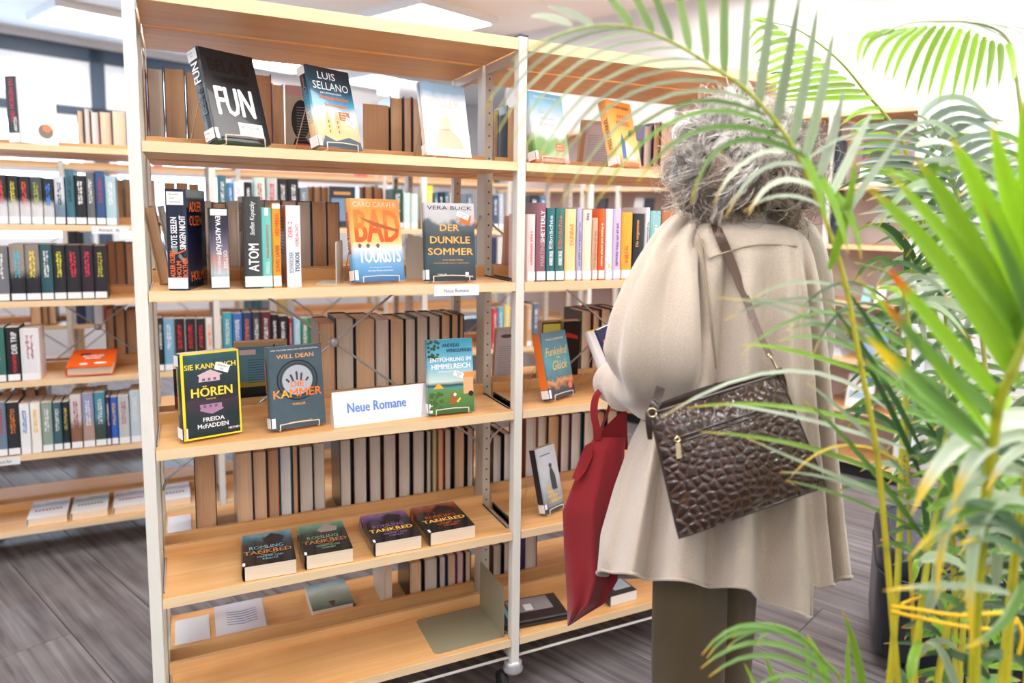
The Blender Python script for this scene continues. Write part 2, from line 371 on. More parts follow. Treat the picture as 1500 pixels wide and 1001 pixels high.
# ================================================================== RACKS
def adopt(o, parent, base):
    o.parent = parent; o.matrix_parent_inverse = Matrix.Translation(-Vector(base)); return o
def rack(label, y0, xs, zs, ztop, front=True, depth=.24, back=True, perf=False, tagz=None, group=None):
    base = (xs[0], y0, 0); o = empty('book_rack', base); tag(o, label, 'shelving', group)
    def A(q): return adopt(q, o, base)
    D = depth; yb = y0+.30
    ptop = ztop+.035 if ztop else zs[0]+.02
    for x in xs:
        for ya, yc in ((0, .03), (.235, .30), (.51, .54)):
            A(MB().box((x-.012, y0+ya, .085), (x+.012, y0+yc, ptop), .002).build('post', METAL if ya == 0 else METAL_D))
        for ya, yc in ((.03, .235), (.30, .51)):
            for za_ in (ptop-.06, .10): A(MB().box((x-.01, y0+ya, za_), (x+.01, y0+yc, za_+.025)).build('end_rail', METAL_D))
        A(MB().box((x-.0135, y0-.001, ptop), (x+.0135, y0+.031, ptop+.004)).build('post_cap', DARKF))
        for ya in (.015, .525):
            c = (x, y0+ya, 0)
            A(MB().lathe([(.018, .062), (.027, .066), (.029, .074), (.024, .082), (.026, .09), (.016, .098)], c).build('caster_collar', STEEL, None, True))
            A(MB().lathe([(.022, -.011), (.030, -.009), (.032, 0), (.030, .009), (.022, .011)], (x-.028, y0+ya+.012, .032), 20, 0).build('caster_wheel', BLACK, None, True))
        if perf:
            v = MB(); z = .14
            while z < ptop-.05:
                for (py_, px_) in ((y0+.2345, x), (y0+.5095, x)):
                    v.add([(px_+.0028*math.cos(k*math.pi/4), py_, z+.0028*math.sin(k*math.pi/4)) for k in range(8)], [tuple(range(8))])
                for yy in (.2675,):
                    pass
                z += .032
            A(tag(v.build('post_holes', INK), kind='stuff'))
    for i, (xa_, xb_) in enumerate(zip(xs[:-1], xs[1:])):
        l, r_ = xa_+.0135, xb_-.0135
        for z in zs:
            bd = A(MB().box((l, y0+.001, z-.023), (r_, y0+D-.014, z), .0015).box((l, y0+D-.016, z-.023), (r_, y0+D, z+.028), .0015).build('shelf_board', BEECH))
            MBe = MB().box((l, y0, z-.0225), (r_, y0+.0016, z-.0004)); MBe.build('edge_band', BEECH_EDGE, bd)
            for xe in (l, r_-.004):
                MB().box((xe, y0+.032, z-.0005), (xe+.004, y0+D-.02, z+.0035)).box((xe, y0+.032, z-.018), (xe+.0015, y0+D-.02, z+.0035)).build('end_bracket', STEEL, bd)
            if back:
                bd = A(MB().box((l, yb+.014, z-.023), (r_, yb+D-.001, z), .0015).box((l, yb, z-.023), (r_, yb+.016, z+.028), .0015).build('shelf_board', BEECH))
        if ztop:
            bd = A(MB().box((l, y0+.001, ztop), (r_, y0+D, ztop+.030), .0015).build('top_board', BEECH)); MB().box((l, y0, ztop+.0005), (r_, y0+.0016, ztop+.0295)).build('edge_band', BEECH_EDGE, bd)
            A(MB().box((l, y0+.262, ztop), (r_, y0+.54, ztop+.030), .0015).build('top_board', BEECH))
        A(MB().tube([(l-.012, y0+.015, .108), (r_+.012, y0+.015, .108)], .004, 8).build('floor_rod', METAL, None, True))
        # diagonal bracing in the middle of the rack
        za, zc = (1.34, .66) if ztop else (1.22, .50)
        ym = y0+.262; xm, zm = (l+r_)/2, (za+zc)/2
        for s_ in (1, -1):
            x0_, x1_ = (l+.002, r_-.002) if s_ > 0 else (r_-.002, l+.002)
            b = MB().tube([(x0_, ym, za+.012), (x0_+s_*.004, ym, za), (x0_+s_*.012, ym-.0, za-.018), (x1_-s_*.012, ym, zc+.018), (x1_-s_*.004, ym, zc), (x1_, ym, zc-.012)], .0032, 8)
            A(b.build('brace_rod', STEEL, None, True))
        A(MB().lathe([(.006, -.008), (.013, -.006), (.013, .006), (.006, .008)], (xm, ym, zm), 14, 1).build('brace_knot', STEEL, None, True))
    return o
ZS2 = [1.574, 1.284, 1.003, .704, .424, .135]
rack('near double-sided beech and cream steel rack with the new novels on it', 0.0, [-.004, .87, 1.74], [Z2, Z3, Z4, Z5, Z6], ZF, perf=True)
Y2, Y3 = 1.52, 3.04
rack('second low beech rack just behind the near one, reaching past the left picture edge', Y2, [.19+.87*k for k in (-2, -1, 0, 1, 2)], ZS2, None, perf=True)
rack('third low beech rack, the one nearest the windows', Y3, [-.49+.87*k for k in (-2, -1, 0, 1, 2, 3)], ZS2, None)

# wall bookcase on the right --------------------------------------
wc = empty('wall_bookcase'); wc.matrix_world = ROT; tag(wc, 'shallow white wall bookcase with beech shelves behind the woman and the palm', 'bookcase')
SF = 3.30; tp = [-.60, -.16, .74, 1.23, 1.53, 2.4]
for t in tp: MB().box((SF, t-.012 if t > -.6 else t-.02, .06), (SF+.03, t+.012, 1.93)).build('post', METAL, wc)
MB().box((SF, -.63, .06), (SF+.3, -.60, 1.95)).build('side_panel', WFR, wc)
MB().box((SF+.285, -.6, .06), (SF+.295, 2.4, 1.93)).build('back_panel', WALLG, wc)
for z in (1.93, 1.55, 1.24, .94, .635, .37, .10):
    for a, b_ in zip(tp[:-1], tp[1:]):
        bd = MB().box((SF+.002, a+.012, z-.025), (SF+.28, b_-.012, z), .002).build('shelf_board', BEECH, wc)
        MB().box((SF, a+.012, z-.0245), (SF+.0024, b_-.012, z-.0005)).build('edge_band', BEECH_EDGE, bd)
MB().box((SF+.03, -.6, .005), (SF+.28, 2.4, .06)).build('plinth', BLACK, wc)
# ================================================================== BOOKS ON THE NEAR RACK
C_ = {}
def cov(rgb, rough=.3, coat=.25):
    k = tuple(rgb)
    if k not in C_: C_[k] = mat('book_cover_%d_%d_%d' % k, rgb, rough, coat=coat)
    return C_[k]
def ink(rgb): return mat('print_%d_%d_%d' % tuple(rgb), rgb, .45)
WHT, ORG, YEL, PINK, BLU, GRY, DRK, GOLD = ink((245, 245, 245)), ink((236, 110, 40)), ink((246, 220, 70)), ink((226, 70, 110)), ink((70, 120, 200)), ink((140, 140, 140)), ink((26, 28, 34)), ink((214, 160, 84))
def stand(x, y, z, yaw, tilt, w, h, d, where):
    o = empty('wire_book_stand'); M = Matrix.Translation((x, y, z)) @ Matrix.Rotation(R(yaw-90), 4, 'Z'); o.matrix_world = M
    t = R(tilt); b = MB(); r = .0014; l = w*math.sin(t)
    a0, a1 = .14*d, .86*d; xb = -w*math.cos(t)-.003; H = .62*h
    b.tube([(.004, a0, l+.016), (.0055, a0, .006), (xb-.01, a0, .0016)], r)
    b.tube([(.004, a1, l+.016), (.0055, a1, .006), (xb-.01, a1, .0016)], r)
    b.tube([(.004, a0, l+.016), (.005, (a0+a1)/2, l+.018), (.004, a1, l+.016)], r)
    b.build('lip_wire', WIRE, o, True)
    c = MB()
    for a in (a0, a1):
        c.tube([(xb-.005, a, .0016), (xb-.004-H*math.sin(t), a, H*math.cos(t)), (xb-.06-H*math.sin(t), a, .0016)], r)
    c.tube([(xb-.004-H*math.sin(t), a0, H*math.cos(t)), (xb-.004-H*math.sin(t), a1, H*math.cos(t))], r)
    c.build('back_wire', WIRE, o, True)
    tag(o, 'cream wire book stand '+where, 'book stand', 'wire book stands'); return o
def show(label, px, z, y, yaw, tilt, w, h, d, cover, pages=P_CREAM, hard=False, st_=None, sticker=True):
    x = xa(px, z, y)
    o = book(label, w, h, d, cover, pages, Mdisp(x, y, z, yaw, tilt, w), hard, sticker)
    F, S, B = frames(w, h, d)
    if sticker: patch(o, F, rect(.0, .004, .009, .028), WHITE, 'sticker_flap')
    if st_: stand(x, y, z, yaw, tilt, w, h, d, st_)
    return o, F, S
def stick(o, F, u, v, w=.034, h=.018, lines=('Bestseller', '2025'), rot=-22):
    G = F @ Matrix.Translation((u, v, .0006)) @ Matrix.Rotation(R(rot), 4, 'Z')
    patch(o, G, rect(0, 0, w, h), WHITE, 'sticker')
    for i, s in enumerate(lines): lettering(o, s, G, w*.18+(w*.2 if i else 0), h*(.56-.4*i), h*.26, INK, w=w*(.62 if i == 0 else .25), bold=0)
# --- top shelf
o, F, S = show('black glossy paperback titled FUN on the top shelf, leaning back', 318, Z2, .035, 31, 17, .036, .215, .138, mat('black_gloss_cover', (28, 29, 34), .34, coat=.12), st_='carrying the black FUN paperback', pages=mat('teal_page_edges', (84, 130, 140), .8))
lettering(o, 'FUN', F, .020, .060, .066, WHT, w=.092, bold=0.008); EMB = mat('black_gloss_emboss', (10, 10, 13), .3, coat=.3)
lettering(o, 'BELA B', F, .018, .162, .030, EMB, w=.098, bold=0.008); lettering(o, 'FELSENHEIMER', F, .024, .138, .014, EMB, w=.088, bold=0.0055)
patch(o, F, rect(.062, .014, .124, .046), WHITE, 'sticker'); lettering(o, 'BESTSELLER', F, .070, .033, .005, INK, w=.044, bold=0); lettering(o, '2025', F, .084, .022, .005, INK, bold=0)
lettering(o, 'FUN', S, .030, .135, .024, WHT, w=.046, bold=0.008, rot=90); lettering(o, 'BELA B', S, .028, .062, .018, EMB, w=.06, rot=90)
patch(o, S, rect(.001, .187, .035, .212), WHITE, 'sticker', eps=.0012)
lettering(o, 'Bestseller', S, .006, .203, .003, INK, bold=0, eps=.0016); lettering(o, '2025', S, .012, .196, .003, INK, bold=0, eps=.0016)
lettering(o, 'Romane', S, .005, .018, .0034, INK, bold=0, eps=.0016); lettering(o, 'Bela', S, .005, .008, .0034, INK, bold=0, eps=.0016)
SEL = ramp_mat('lisbon_cover_art', [(0, (60, 70, 84)), (.10, (210, 176, 130)), (.3, (232, 204, 160)), (.42, (228, 236, 226)), (.55, (70, 160, 196)), (.72, (26, 70, 92)), (1, (22, 34, 46))], .2, noise=.14)
o, F, S = show('paperback by Luis Sellano with a twin-towered church on its cover, top shelf', 469, Z2, .035, 28, 15, .030, .200, .125, SEL, st_='carrying the paperback with the church towers')
lettering(o, 'LUIS', F, .030, .170, .018, WHT, w=.050, bold=0); lettering(o, 'SELLANO', F, .012, .144, .019, WHT, w=.102, bold=0)
lettering(o, 'EIN LISSABON-KRIMI', F, .030, .134, .0045, WHT, w=.06, bold=0)
lettering(o, 'Portugiesisches', F, .026, .118, .0115, ORG, w=.082, bold=0.0027); lettering(o, 'Schweigen', F, .036, .101, .0115, ORG, w=.066, bold=0.0027)
TWR = ink((226, 188, 134)); TW2 = ink((150, 104, 70))
for u in (.030, .056):
    patch(o, F, [(u, .03), (u+.017, .03), (u+.017, .072), (u+.0085, .094), (u, .072)], TWR, 'printed_tower', .0006)
    for k in range(3): patch(o, F, rect(u+.006, .038+k*.012, u+.010, .045+k*.012), TW2, 'printed_window', .0009)
patch(o, F, [(.022, .018), (.10, .018), (.10, .036), (.075, .05), (.022, .046)], TWR, 'printed_nave', .00055); patch(o, F, [(.01, .004), (.123, .004), (.123, .02), (.09, .03), (.05, .018), (.02, .03)], ink((70, 88, 104)), 'printed_roofs', .0007)
patch(o, F, rect(.072, .072, .103, .093), ORG, 'printed_badge', .0008)
for i, s in enumerate(('SPIEGEL', 'Bestseller', 'Autor')): lettering(o, s, F, .077, .086-.006*i, .0038, WHT, bold=0.0055, eps=.0012)
stick(o, F, .085, .068, .030, .018, rot=-30)
lettering(o, 'LUIS SELLANO', S, .024, .060, .014, ink((130, 160, 170)), w=.088, bold=0, rot=90); lettering(o, 'Schweigen', S, .020, .145, .006, ORG, w=.03, rot=90)
patch(o, S, rect(.001, .178, .029, .198), WHITE, 'sticker', eps=.0012)
KIL = ramp_mat('pale_snow_cover_art', [(0, (226, 214, 196)), (.35, (238, 222, 206)), (.6, (236, 234, 232)), (.85, (222, 230, 236)), (1, (140, 166, 190))], .17, noise=.2, rough=.12, coat=1)  # cover and its print are whitened, a reflection put into the colours
o, F, S = show('paperback titled KILLER, whitened by painted reflection, at the end of the top shelf', 627, Z2, .05, 12, 12, .026, .190, .128, KIL, st_='carrying the pale KILLER paperback')
lettering(o, 'KILLER', F, .022, .128, .022, ink((232, 204, 190)), w=.085, bold=0)
patch(o, F, disc(.06, .085, .016, .020), ink((236, 208, 180)), 'printed_hat'); patch(o, F, [(.025, .02), (.11, .02), (.10, .05), (.07, .072), (.04, .07)], ink((236, 196, 170)), 'printed_figure')
# --- second bay, top shelf
VER = ramp_mat('blue_meadow_cover_art', [(0, (190, 60, 50)), (.14, (96, 140, 60)), (.3, (120, 160, 90)), (.42, (226, 232, 236)), (.6, (214, 230, 240)), (.85, (150, 206, 232)), (1, (110, 190, 226))], .2, noise=.2)
o, F, S = show('light blue novel with a poppy meadow and orange badge, top shelf beyond the slim post', 786, Z2, .05, 16, 13, .030, .195, .125, VER, st_='under the light blue meadow novel')
for i, s in enumerate(('Der', 'verlorene', 'Liebhaber')): lettering(o, s, F, .03, .135-.017*i, .010, ink((200, 160, 176)), bold=0, italic=.1)
patch(o, F, rect(.078, .03, .110, .055), ORG, 'printed_badge'); lettering(o, 'SPIEGEL', F, .083, .045, .004, WHT, bold=0.0055); lettering(o, 'Bestseller', F, .082, .037, .004, WHT, bold=0.0055)
lettering(o, 'FREYA SAMPSON', F, .02, .178, .006, WHT, bold=0.0055, w=.085)
MIS = ramp_mat('orange_beach_cover_art', [(0, (230, 110, 70)), (.18, (244, 210, 150)), (.45, (248, 206, 120)), (1, (240, 150, 50))], .2, noise=.22)
o, F, S = show('orange paperback MISS MERKEL with a small palm on the cover, top shelf', 906, Z2, .05, 24, 15, .034, .195, .122, MIS, st_='under the orange MISS MERKEL paperback')
lettering(o, 'MISS', F, .038, .140, .013, ink((230, 90, 50)), w=.046, bold=0.0055); lettering(o, 'MERKEL', F, .028, .122, .013, ink((230, 90, 50)), w=.068, bold=0.0055)
lettering(o, 'DAVID SAFIER', F, .025, .172, .008, ink((150, 90, 60)), w=.08, bold=0.0055)
patch(o, F, [(.03, .02), (.05, .02), (.055, .07), (.045, .10), (.035, .07)], ink((70, 110, 170)), 'printed_figure'); patch(o, F, [(.05, .02), (.10, .02), (.085, .06), (.06, .075)], ink((248, 244, 236)), 'printed_towel')
for k in range(6):
    a = k*math.pi/5; patch(o, F, [(.098, .098), (.098+.018*math.cos(a), .098+.018*math.sin(a)), (.098+.016*math.cos(a+.35), .094+.016*math.sin(a+.35))], ink((60, 130, 80)), 'printed_palm_leaf')
lettering(o, 'MISS MERKEL', S, .026, .05, .012, ink((120, 60, 20)), w=.09, rot=90, bold=0)

# --- spine-out books on the second shelf (px left, px right, py top, label, cover, front text)
def spine(label, pl_, pr_, py, z, y, d, cover, rz=0, hard=False, pages=P_GREY, cat='book', dpy=None):
    x0 = xa(pl_, z, y); x1 = xa(pr_, z, y); h = on((pl_+pr_)/2, py, 1, y)[2]-z
    w = (x1-x0)/math.cos(R(rz)); o = book(label, w, h, d, cover, pages, Mup(x0, y, z, rz), hard); return (o, w, h)+frames(w, h, d)
TOT = cov((24, 32, 56), .15)
o, w, h, F, S, B = spine('thick dark blue hardback Tote Seelen singen nicht with orange lettering, second shelf', 247, 277, 277, Z3, .012, .145, TOT, -16, True)
patch(o, S, rect(.004, h-.034, w-.004, h-.006), WHITE, 'sticker', .001)
for i, s in enumerate(('Bestseller', '2025', 'Nachname')): lettering(o, s, S, .010, h-.013-.008*i, .0034, INK, bold=0, eps=.0013)
lettering(o, 'TOTE SEELEN', S, .022, h*.42, .012, WHT, w=.066, rot=90, bold=0.0055); lettering(o, 'SINGEN NICHT', S, .039, h*.41, .012, WHT, w=.072, rot=90, bold=0.0055)
for i, s in enumerate(('ADLER OLSEN', 'HOLM', 'BOLTHER')): lettering(o, s, S, .016+.0125*i, h*.135, .0095, ORG, w=(.056, .034, .042)[i], rot=90, bold=0.0055)
patch(o, S, disc(w*.4, h*.40, .006, .008), ink((120, 140, 120)), 'printed_bird'); patch(o, S, [(.004, h*.345), (.026, h*.37), (w-.002, h*.40), (w-.002, h*.41), (.026, h*.385)], ORG, 'printed_twig'); patch(o, S, [(w*.55, h*.34), (w*.8, h*.28), (w*.9, h*.30), (w*.65, h*.37)], ink((120, 130, 130)), 'printed_bird')
lettering(o, 'ADLER', F, .02, h*.78, .022, ORG, w=.09, bold=0.0055); lettering(o, 'OLSEN', F, .02, h*.64, .022, ORG, w=.09, bold=0.0055); lettering(o, 'HOLM', F, .02, h*.08, .022, ORG, w=.09, bold=0.0055)
ALM = ramp_mat('baltic_dusk_cover_art', [(0, (60, 96, 110)), (.2, (190, 200, 206)), (.34, (196, 150, 140)), (.5, (120, 110, 130)), (.75, (40, 38, 60)), (1, (26, 24, 36))], .18, noise=.12)
o, w, h, F, S, B = spine('dusky paperback by Almstädt with lake and dusk sky on its spine, second shelf', 310, 337, 305, Z3, .012, .12, ALM)
patch(o, S, rect(.002, h-.016, w-.002, h-.002), WHITE, 'sticker', .001); lettering(o, 'EVA ALMSTÄDT', S, .012, h-.018, .012, WHT, w=.085, rot=-90, bold=0.0055)
lettering(o, 'OSTSEE', S, .026, h*.48, .0075, WHT, w=.04, rot=-90, bold=0); lettering(o, 'DÄMMERUNG', S, .014, h*.48, .0075, WHT, w=.052, rot=-90, bold=0)
o, w, h, F, S, B = spine('tall dark grey book titled ATOM with an olive back cover, second shelf', 359, 385, 288, Z3, .008, .15, cov((58, 62, 58), .22), 0, True)
patch(o, B, rect(.004, .004, .144, h-.004), mat('olive_gold_back_cover', (92, 76, 38), .22, coat=.4), 'back_cover', .0004)
for k in range(9): lettering(o, 'der und die von im', B, .03, h*(.88-.032*k), .0034, ink((150, 140, 100)), w=.07, bold=0) if k < 0 else patch(o, B, rect(.035, h*(.86-.03*k), .115-.01*(k % 3), h*(.872-.03*k)), ink((120, 108, 70)), 'blurb_line', .0008)
lettering(o, 'ATOM', S, w*.82, h*.19, .021, WHT, w=.062, rot=90, bold=0.008); lettering(o, 'Steffen Kopetzky', S, w*.70, h*.58, .0125, WHT, w=.074, rot=90, bold=0, italic=.2)
o, w, h, F, S, B = spine('slim mint green paperback Mord am Schätztag, second shelf', 384, 400, 304, Z3, .012, .12, cov((112, 200, 190)))
lettering(o, 'MORD AM SCHÄTZTAG', S, w*.72, h*.38, .0065, ink((220, 90, 80)), w=.075, rot=90, bold=0.0027); patch(o, S, rect(w*.35, h*.9, w*.7, h*.99), WHT, 'printed_mark', .0008); lettering(o, 'KRENGEL', S, w*.72, h*.18, .008, WHT, w=.028, rot=90, bold=0)
o, w, h, F, S, B = spine('slim orange paperback Miss Merkel standing spine out, second shelf', 400.5, 413, 298, Z3, .012, .12, cov((246, 160, 40)))
patch(o, S, rect(.001, h-.012, w-.001, h-.001), WHITE, 'sticker', .001); lettering(o, 'MISS MERKEL', S, w*.8, h*.62, .008, ink((220, 80, 30)), w=.052, rot=90, bold=0.0027); lettering(o, 'DAVID SAFIER', S, w*.8, h*.20, .0085, ink((190, 90, 40)), w=.06, rot=90, bold=0.0027)
o, w, h, F, S, B = spine('white paperback Der 2. Verdächtige with blue and red spine print, second shelf', 421, 442, 301, Z3, .010, .13, cov((236, 236, 240)))
patch(o, B, rect(.002, .002, .127, h-.002), mat('dusty_pink_back_cover', (196, 160, 148), .3), 'back_cover', .0004)
for k in range(12): patch(o, B, rect(.03, h*(.84-.04*k), .10-.008*(k % 3), h*(.85-.04*k)), ink((90, 50, 50)), 'blurb_line', .0008)
lettering(o, 'DER 2.', S, w*.42, h*.62, .009, ink((214, 60, 80)), w=.038, rot=90, bold=0); lettering(o, 'VERDÄCHTI', S, w*.85, h*.50, .009, ink((214, 60, 80)), w=.052, rot=90, bold=0)
lettering(o, 'SCHWIECKER', S, w*.45, h*.18, .0085, ink((50, 110, 150)), w=.048, rot=90, bold=0); lettering(o, 'TSOKOS', S, w*.87, h*.19, .009, ink((40, 70, 110)), w=.046, rot=90, bold=0.0055)
# bookends
def bookend(label, x, y, z, rz=0, a=.115, b_=.10, h=.105, m=PLATE, flip=1):
    o = empty('bookend'); o.matrix_world = Matrix.Translation((x, y, z)) @ Matrix.Rotation(R(rz), 4, 'Z'); tag(o, label, 'bookend', 'steel bookends')
    def rp(L_, H_, r=.01): return [(0, 0)]+[(L_-r+r*math.sin(q), H_-r+r*math.cos(q)) if 0 else (0, 0) for q in ()]
    v = MB(); r = .012; P_ = [(0, 0), (0, h-r)]+[(r-r*math.cos(q), h-r+r*math.sin(q)) for q in (.4, .8, 1.2, 1.57)]+[(a-r+r*math.sin(q), h-r+r*math.cos(q)) for q in (0, .4, .8, 1.2, 1.57)]+[(a, 0)]
    n = len(P_); v.add([(0, p, q) for p, q in P_]+[(.0012, p, q) for p, q in P_], [tuple(range(n))[::-1], tuple(range(n, 2*n))]+[(i, (i+1) % n, n+(i+1) % n, n+i) for i in range(n)]); v.build('upright_plate', m, o)
    v = MB(); k = b_/h; P_ = [(-flip*q*k, p) for p, q in P_]
    v.add([(p, q, .0002) for p, q in P_]+[(p, q, .0014) for p, q in P_], [tuple(range(n)), tuple(range(n, 2*n))[::-1]]+[(i, (i+1) % n, n+(i+1) % n, n+i) for i in range(n)]); v.build('base_plate', m, o)
    return o
bookend('pale steel bookend standing right of the white Verdächtige paperback', xa(491, Z3, .06), .05, Z3, -18, .12, .05, .105)
bookend('pale steel bookend behind the grey Der dunkle Sommer book', xa(604, Z3, .12), .18, Z3, -80, .05, .08, .115)
# --- BAD TOURISTS
BAD = ramp_mat('orange_sunset_sea_cover_art', [(0, (60, 120, 180)), (.28, (120, 176, 216)), (.40, (226, 226, 220)), (.48, (250, 200, 120)), (.85, (246, 150, 40)), (1, (244, 160, 50))], .205, noise=.05)
o, F, S = show('orange and blue thriller BAD TOURISTS on the second shelf', 521, Z3, .03, 14, 9, .026, .205, .134, BAD, st_='holding up BAD TOURISTS')
lettering(o, 'CARO CARVER', F, .008, .184, .0135, ink((250, 226, 190)), w=.116, bold=0)
BT = ramp_mat('burning_sky_letter_print', [(0, (226, 84, 20)), (.6, (224, 88, 20)), (.7, (240, 130, 30)), (1, (226, 90, 24))], .205, noise=.3, nscale=40)
lettering(o, 'BAD', F, .010, .098, .078, BT, w=.118, bold=0.008)
lettering(o, 'TOURISTS', F, .014, .046, .036, WHT, w=.112, bold=0.008); patch(o, F, [(.02, .160), (.125, .128), (.125, .122), (.06, .137)], ink((176, 84, 30)), 'printed_shark_fin', .0012)
for u in (.018, .04, .066): patch(o, F, [(u-.007, .088), (u, .094), (u+.007, .088), (u+.004, .088), (u+.003, .083), (u-.003, .083), (u-.004, .088)], ink((110, 80, 76)), 'printed_hut', .0013)
lettering(o, 'Sie sind gute Freundinnen.', F, .04, .032, .004, WHT, w=.06, bold=0); lettering(o, 'Aber beim Morden unzertrennlich', F, .035, .024, .004, WHT, w=.068, bold=0); lettering(o, 'THRILLER', F, .055, .176, .003, ink((110, 60, 20)), bold=0)
lettering(o, 'BAD TOURISTS', S, .021, .07, .014, ink((200, 70, 30)), w=.10, rot=90, bold=0.0055)
SOM = ramp_mat('dark_forest_cover_art', [(0, (40, 48, 54)), (.3, (52, 74, 84)), (.55, (44, 56, 62)), (.72, (80, 92, 98)), (.78, (188, 186, 188)), (1, (206, 202, 206))], .2, noise=.3, nscale=30)
o, F, S = show('dark forest thriller DER DUNKLE SOMMER by the second shelf sign', 624, Z3, .03, -3, 7, .022, .200, .132, SOM, st_='holding up DER DUNKLE SOMMER')
lettering(o, 'VERA BUCK', F, .008, .182, .010, DRK, w=.118, bold=0)
AM = ink((244, 178, 90))
lettering(o, 'DER', F, .040, .128, .0165, AM, w=.05, bold=0.008); lettering(o, 'DUNKLE', F, .014, .096, .0175, AM, w=.104, bold=0.008); lettering(o, 'SOMMER', F, .008, .066, .0175, AM, w=.118, bold=0.008)
lettering(o, 'NUR EINER WEISS,', F, .045, .051, .0035, AM, w=.055, bold=0); lettering(o, 'WAS IN JENER NACHT GESCHAH.', F, .020, .043, .0035, AM, w=.095, bold=0); lettering(o, 'THRILLER', F, .03, .014, .004, WHT, bold=0); patch(o, F, rect(.104, .014, .113, .021), WHT, 'printed_mark'); lettering(o, 'rowohlt', F, .104, .008, .0045, WHT, bold=0.0027)
patch(o, F, [(.095, .175), (.124, .168), (.12, .142), (.092, .150)], ORG, 'printed_badge'); stick(o, F, .083, .168, .034, .014)

# shelf label holder and tent sign
def place(o, label, cat, group=None): return tag(o, label, cat, group)
x0, x1 = xa(636, Z3, -.002), xa(702, Z3, -.002)
o = empty('shelf_label', (x0, -.001, Z3-.03)); MB().box((0, -.0015, 0), (x1-x0, 0, .027), .0004).build('holder', WFR, o); FR = Matrix(((1, 0, 0, 0), (0, 0, -1, -.0016), (0, 1, 0, 0), (0, 0, 0, 1)))
patch(o, FR, rect(.002, .002, x1-x0-.002, .025), WHITE, 'paper_card', .0001); lettering(o, 'Neue Romane', FR, .026, .009, .009, ink((90, 96, 120)), w=.066, bold=0)
place(o, 'small white shelf label reading Neue Romane clipped below Der dunkle Sommer', 'label')
ya = .03; xl_, xr_ = xa(490, Z4, ya), xa(624, Z4, ya+.035); L_ = math.hypot(xr_-xl_, .035); an = math.atan2(.03, xr_-xl_)
o = empty('tent_sign'); o.matrix_world = Matrix.Translation((xl_, ya, Z4)) @ Matrix.Rotation(an*.6, 4, 'Z')
W_, H_, D_ = L_, .083, .055; v = [(0, 0, 0), (W_, 0, 0), (W_, D_, 0), (0, D_, 0), (0, D_*.42, H_), (W_, D_*.42, H_)]
mesh('acrylic_wedge', v, [(0, 1, 5, 4), (1, 2, 5), (0, 4, 3), (2, 3, 4, 5), (0, 3, 2, 1)], mat('white_acrylic_sign', (238, 238, 244), .12, coat=.6), o)
ta = math.atan2(D_*.42, H_); G = Matrix.Rotation(-ta, 4, 'X') @ Matrix(((1, 0, 0, 0), (0, 0, -1, -.0004), (0, 1, 0, 0), (0, 0, 0, 1)))
lettering(o, 'Neue Romane', G, .035, .032, .024, ink((88, 136, 214)), w=.150, bold=0.0014); patch(o, G, [(W_-.02, .002), (W_-.001, .002), (W_-.001, .084), (W_-.006, .084)], mat('grey_sign_edge', (196, 190, 194), .2), 'sign_edge', .0003)
place(o, 'white acrylic tent sign with blue words Neue Romane on the third shelf', 'sign')

# --- third shelf
HOE = ramp_mat('dark_lake_house_cover_art', [(0, (20, 40, 44)), (.25, (30, 44, 50)), (.42, (64, 46, 62)), (.52, (28, 30, 40)), (.75, (30, 56, 62)), (1, (44, 92, 100))], .2, noise=.3, nscale=26)
o, F, S = show('thick yellow-edged thriller Sie kann dich hören on the third shelf', 270, Z4, .030, 15, 3, .036, .198, .126, HOE, hard=False)
YC = ink((240, 218, 40))
patch(o, F, rect(.0, .0, .126, .004), YC, 'yellow_edge'); patch(o, F, rect(0, .194, .126, .198), YC, 'yellow_edge'); patch(o, F, rect(.122, .004, .126, .194), YC, 'yellow_edge'); patch(o, F, rect(.0, .004, .006, .194), YC, 'yellow_edge')
lettering(o, 'SIE KANN DICH', F, .008, .160, .012, YEL, w=.110, bold=0.0033); lettering(o, 'HÖREN', F, .020, .096, .025, YEL, w=.088, bold=0.0055); lettering(o, 'THRILLER', F, .05, .088, .0035, YEL, bold=0)
lettering(o, 'FREIDA', F, .042, .038, .0095, WHT, w=.046, bold=0.0055); lettering(o, 'McFADDEN', F, .030, .023, .010, WHT, w=.066, bold=0.0055); lettering(o, 'HEYNE<', F, .096, .013, .005, WHT, bold=0.008)
HP, HQ = ink((214, 184, 190)), ink((120, 90, 110))
patch(o, F, [(.036, .130), (.082, .130), (.082, .142), (.088, .144), (.062, .157), (.034, .146), (.038, .142)], HP, 'printed_house'); 
for u in (.044, .056, .068): patch(o, F, rect(u, .132, u+.006, .138), HQ, 'printed_window', .0008)
patch(o, F, [(.036, .078), (.084, .078), (.084, .068), (.088, .064), (.062, .054), (.036, .064), (.038, .070)], ink((170, 130, 160)), 'printed_reflection')
for u in (.044, .056, .068): patch(o, F, rect(u, .070, u+.006, .076), HQ, 'printed_window', .0008)
stick(o, F, .070, .157, .032, .018, rot=-22)
lettering(o, 'SIE KANN DICH HÖREN', S, .026, .06, .008, YEL, w=.105, rot=90, bold=0.0027); patch(o, S, rect(.001, .17, .035, .194), WHITE, 'sticker', .001)
KAM = mat('blue_steel_cover_art', (74, 96, 108), .3, coat=.3, vary=.35, bscale=30)
o, F, S = show('blue grey thriller DIE KAMMER with a round porthole and hand print', 399, Z4, .035, 10, 8, .028, .198, .128, KAM, st_='holding up DIE KAMMER')
def ring(o, F, u, v, r0, r1, m, nm='printed_ring', eps=.0005):
    n = 40; vv = [F @ Vector((u+r*math.cos(2*math.pi*i/n), v+r*math.sin(2*math.pi*i/n), eps)) for r in (r0, r1) for i in range(n)]
    return mesh(nm, vv, [(i, (i+1) % n, n+(i+1) % n, n+i) for i in range(n)], m, o)
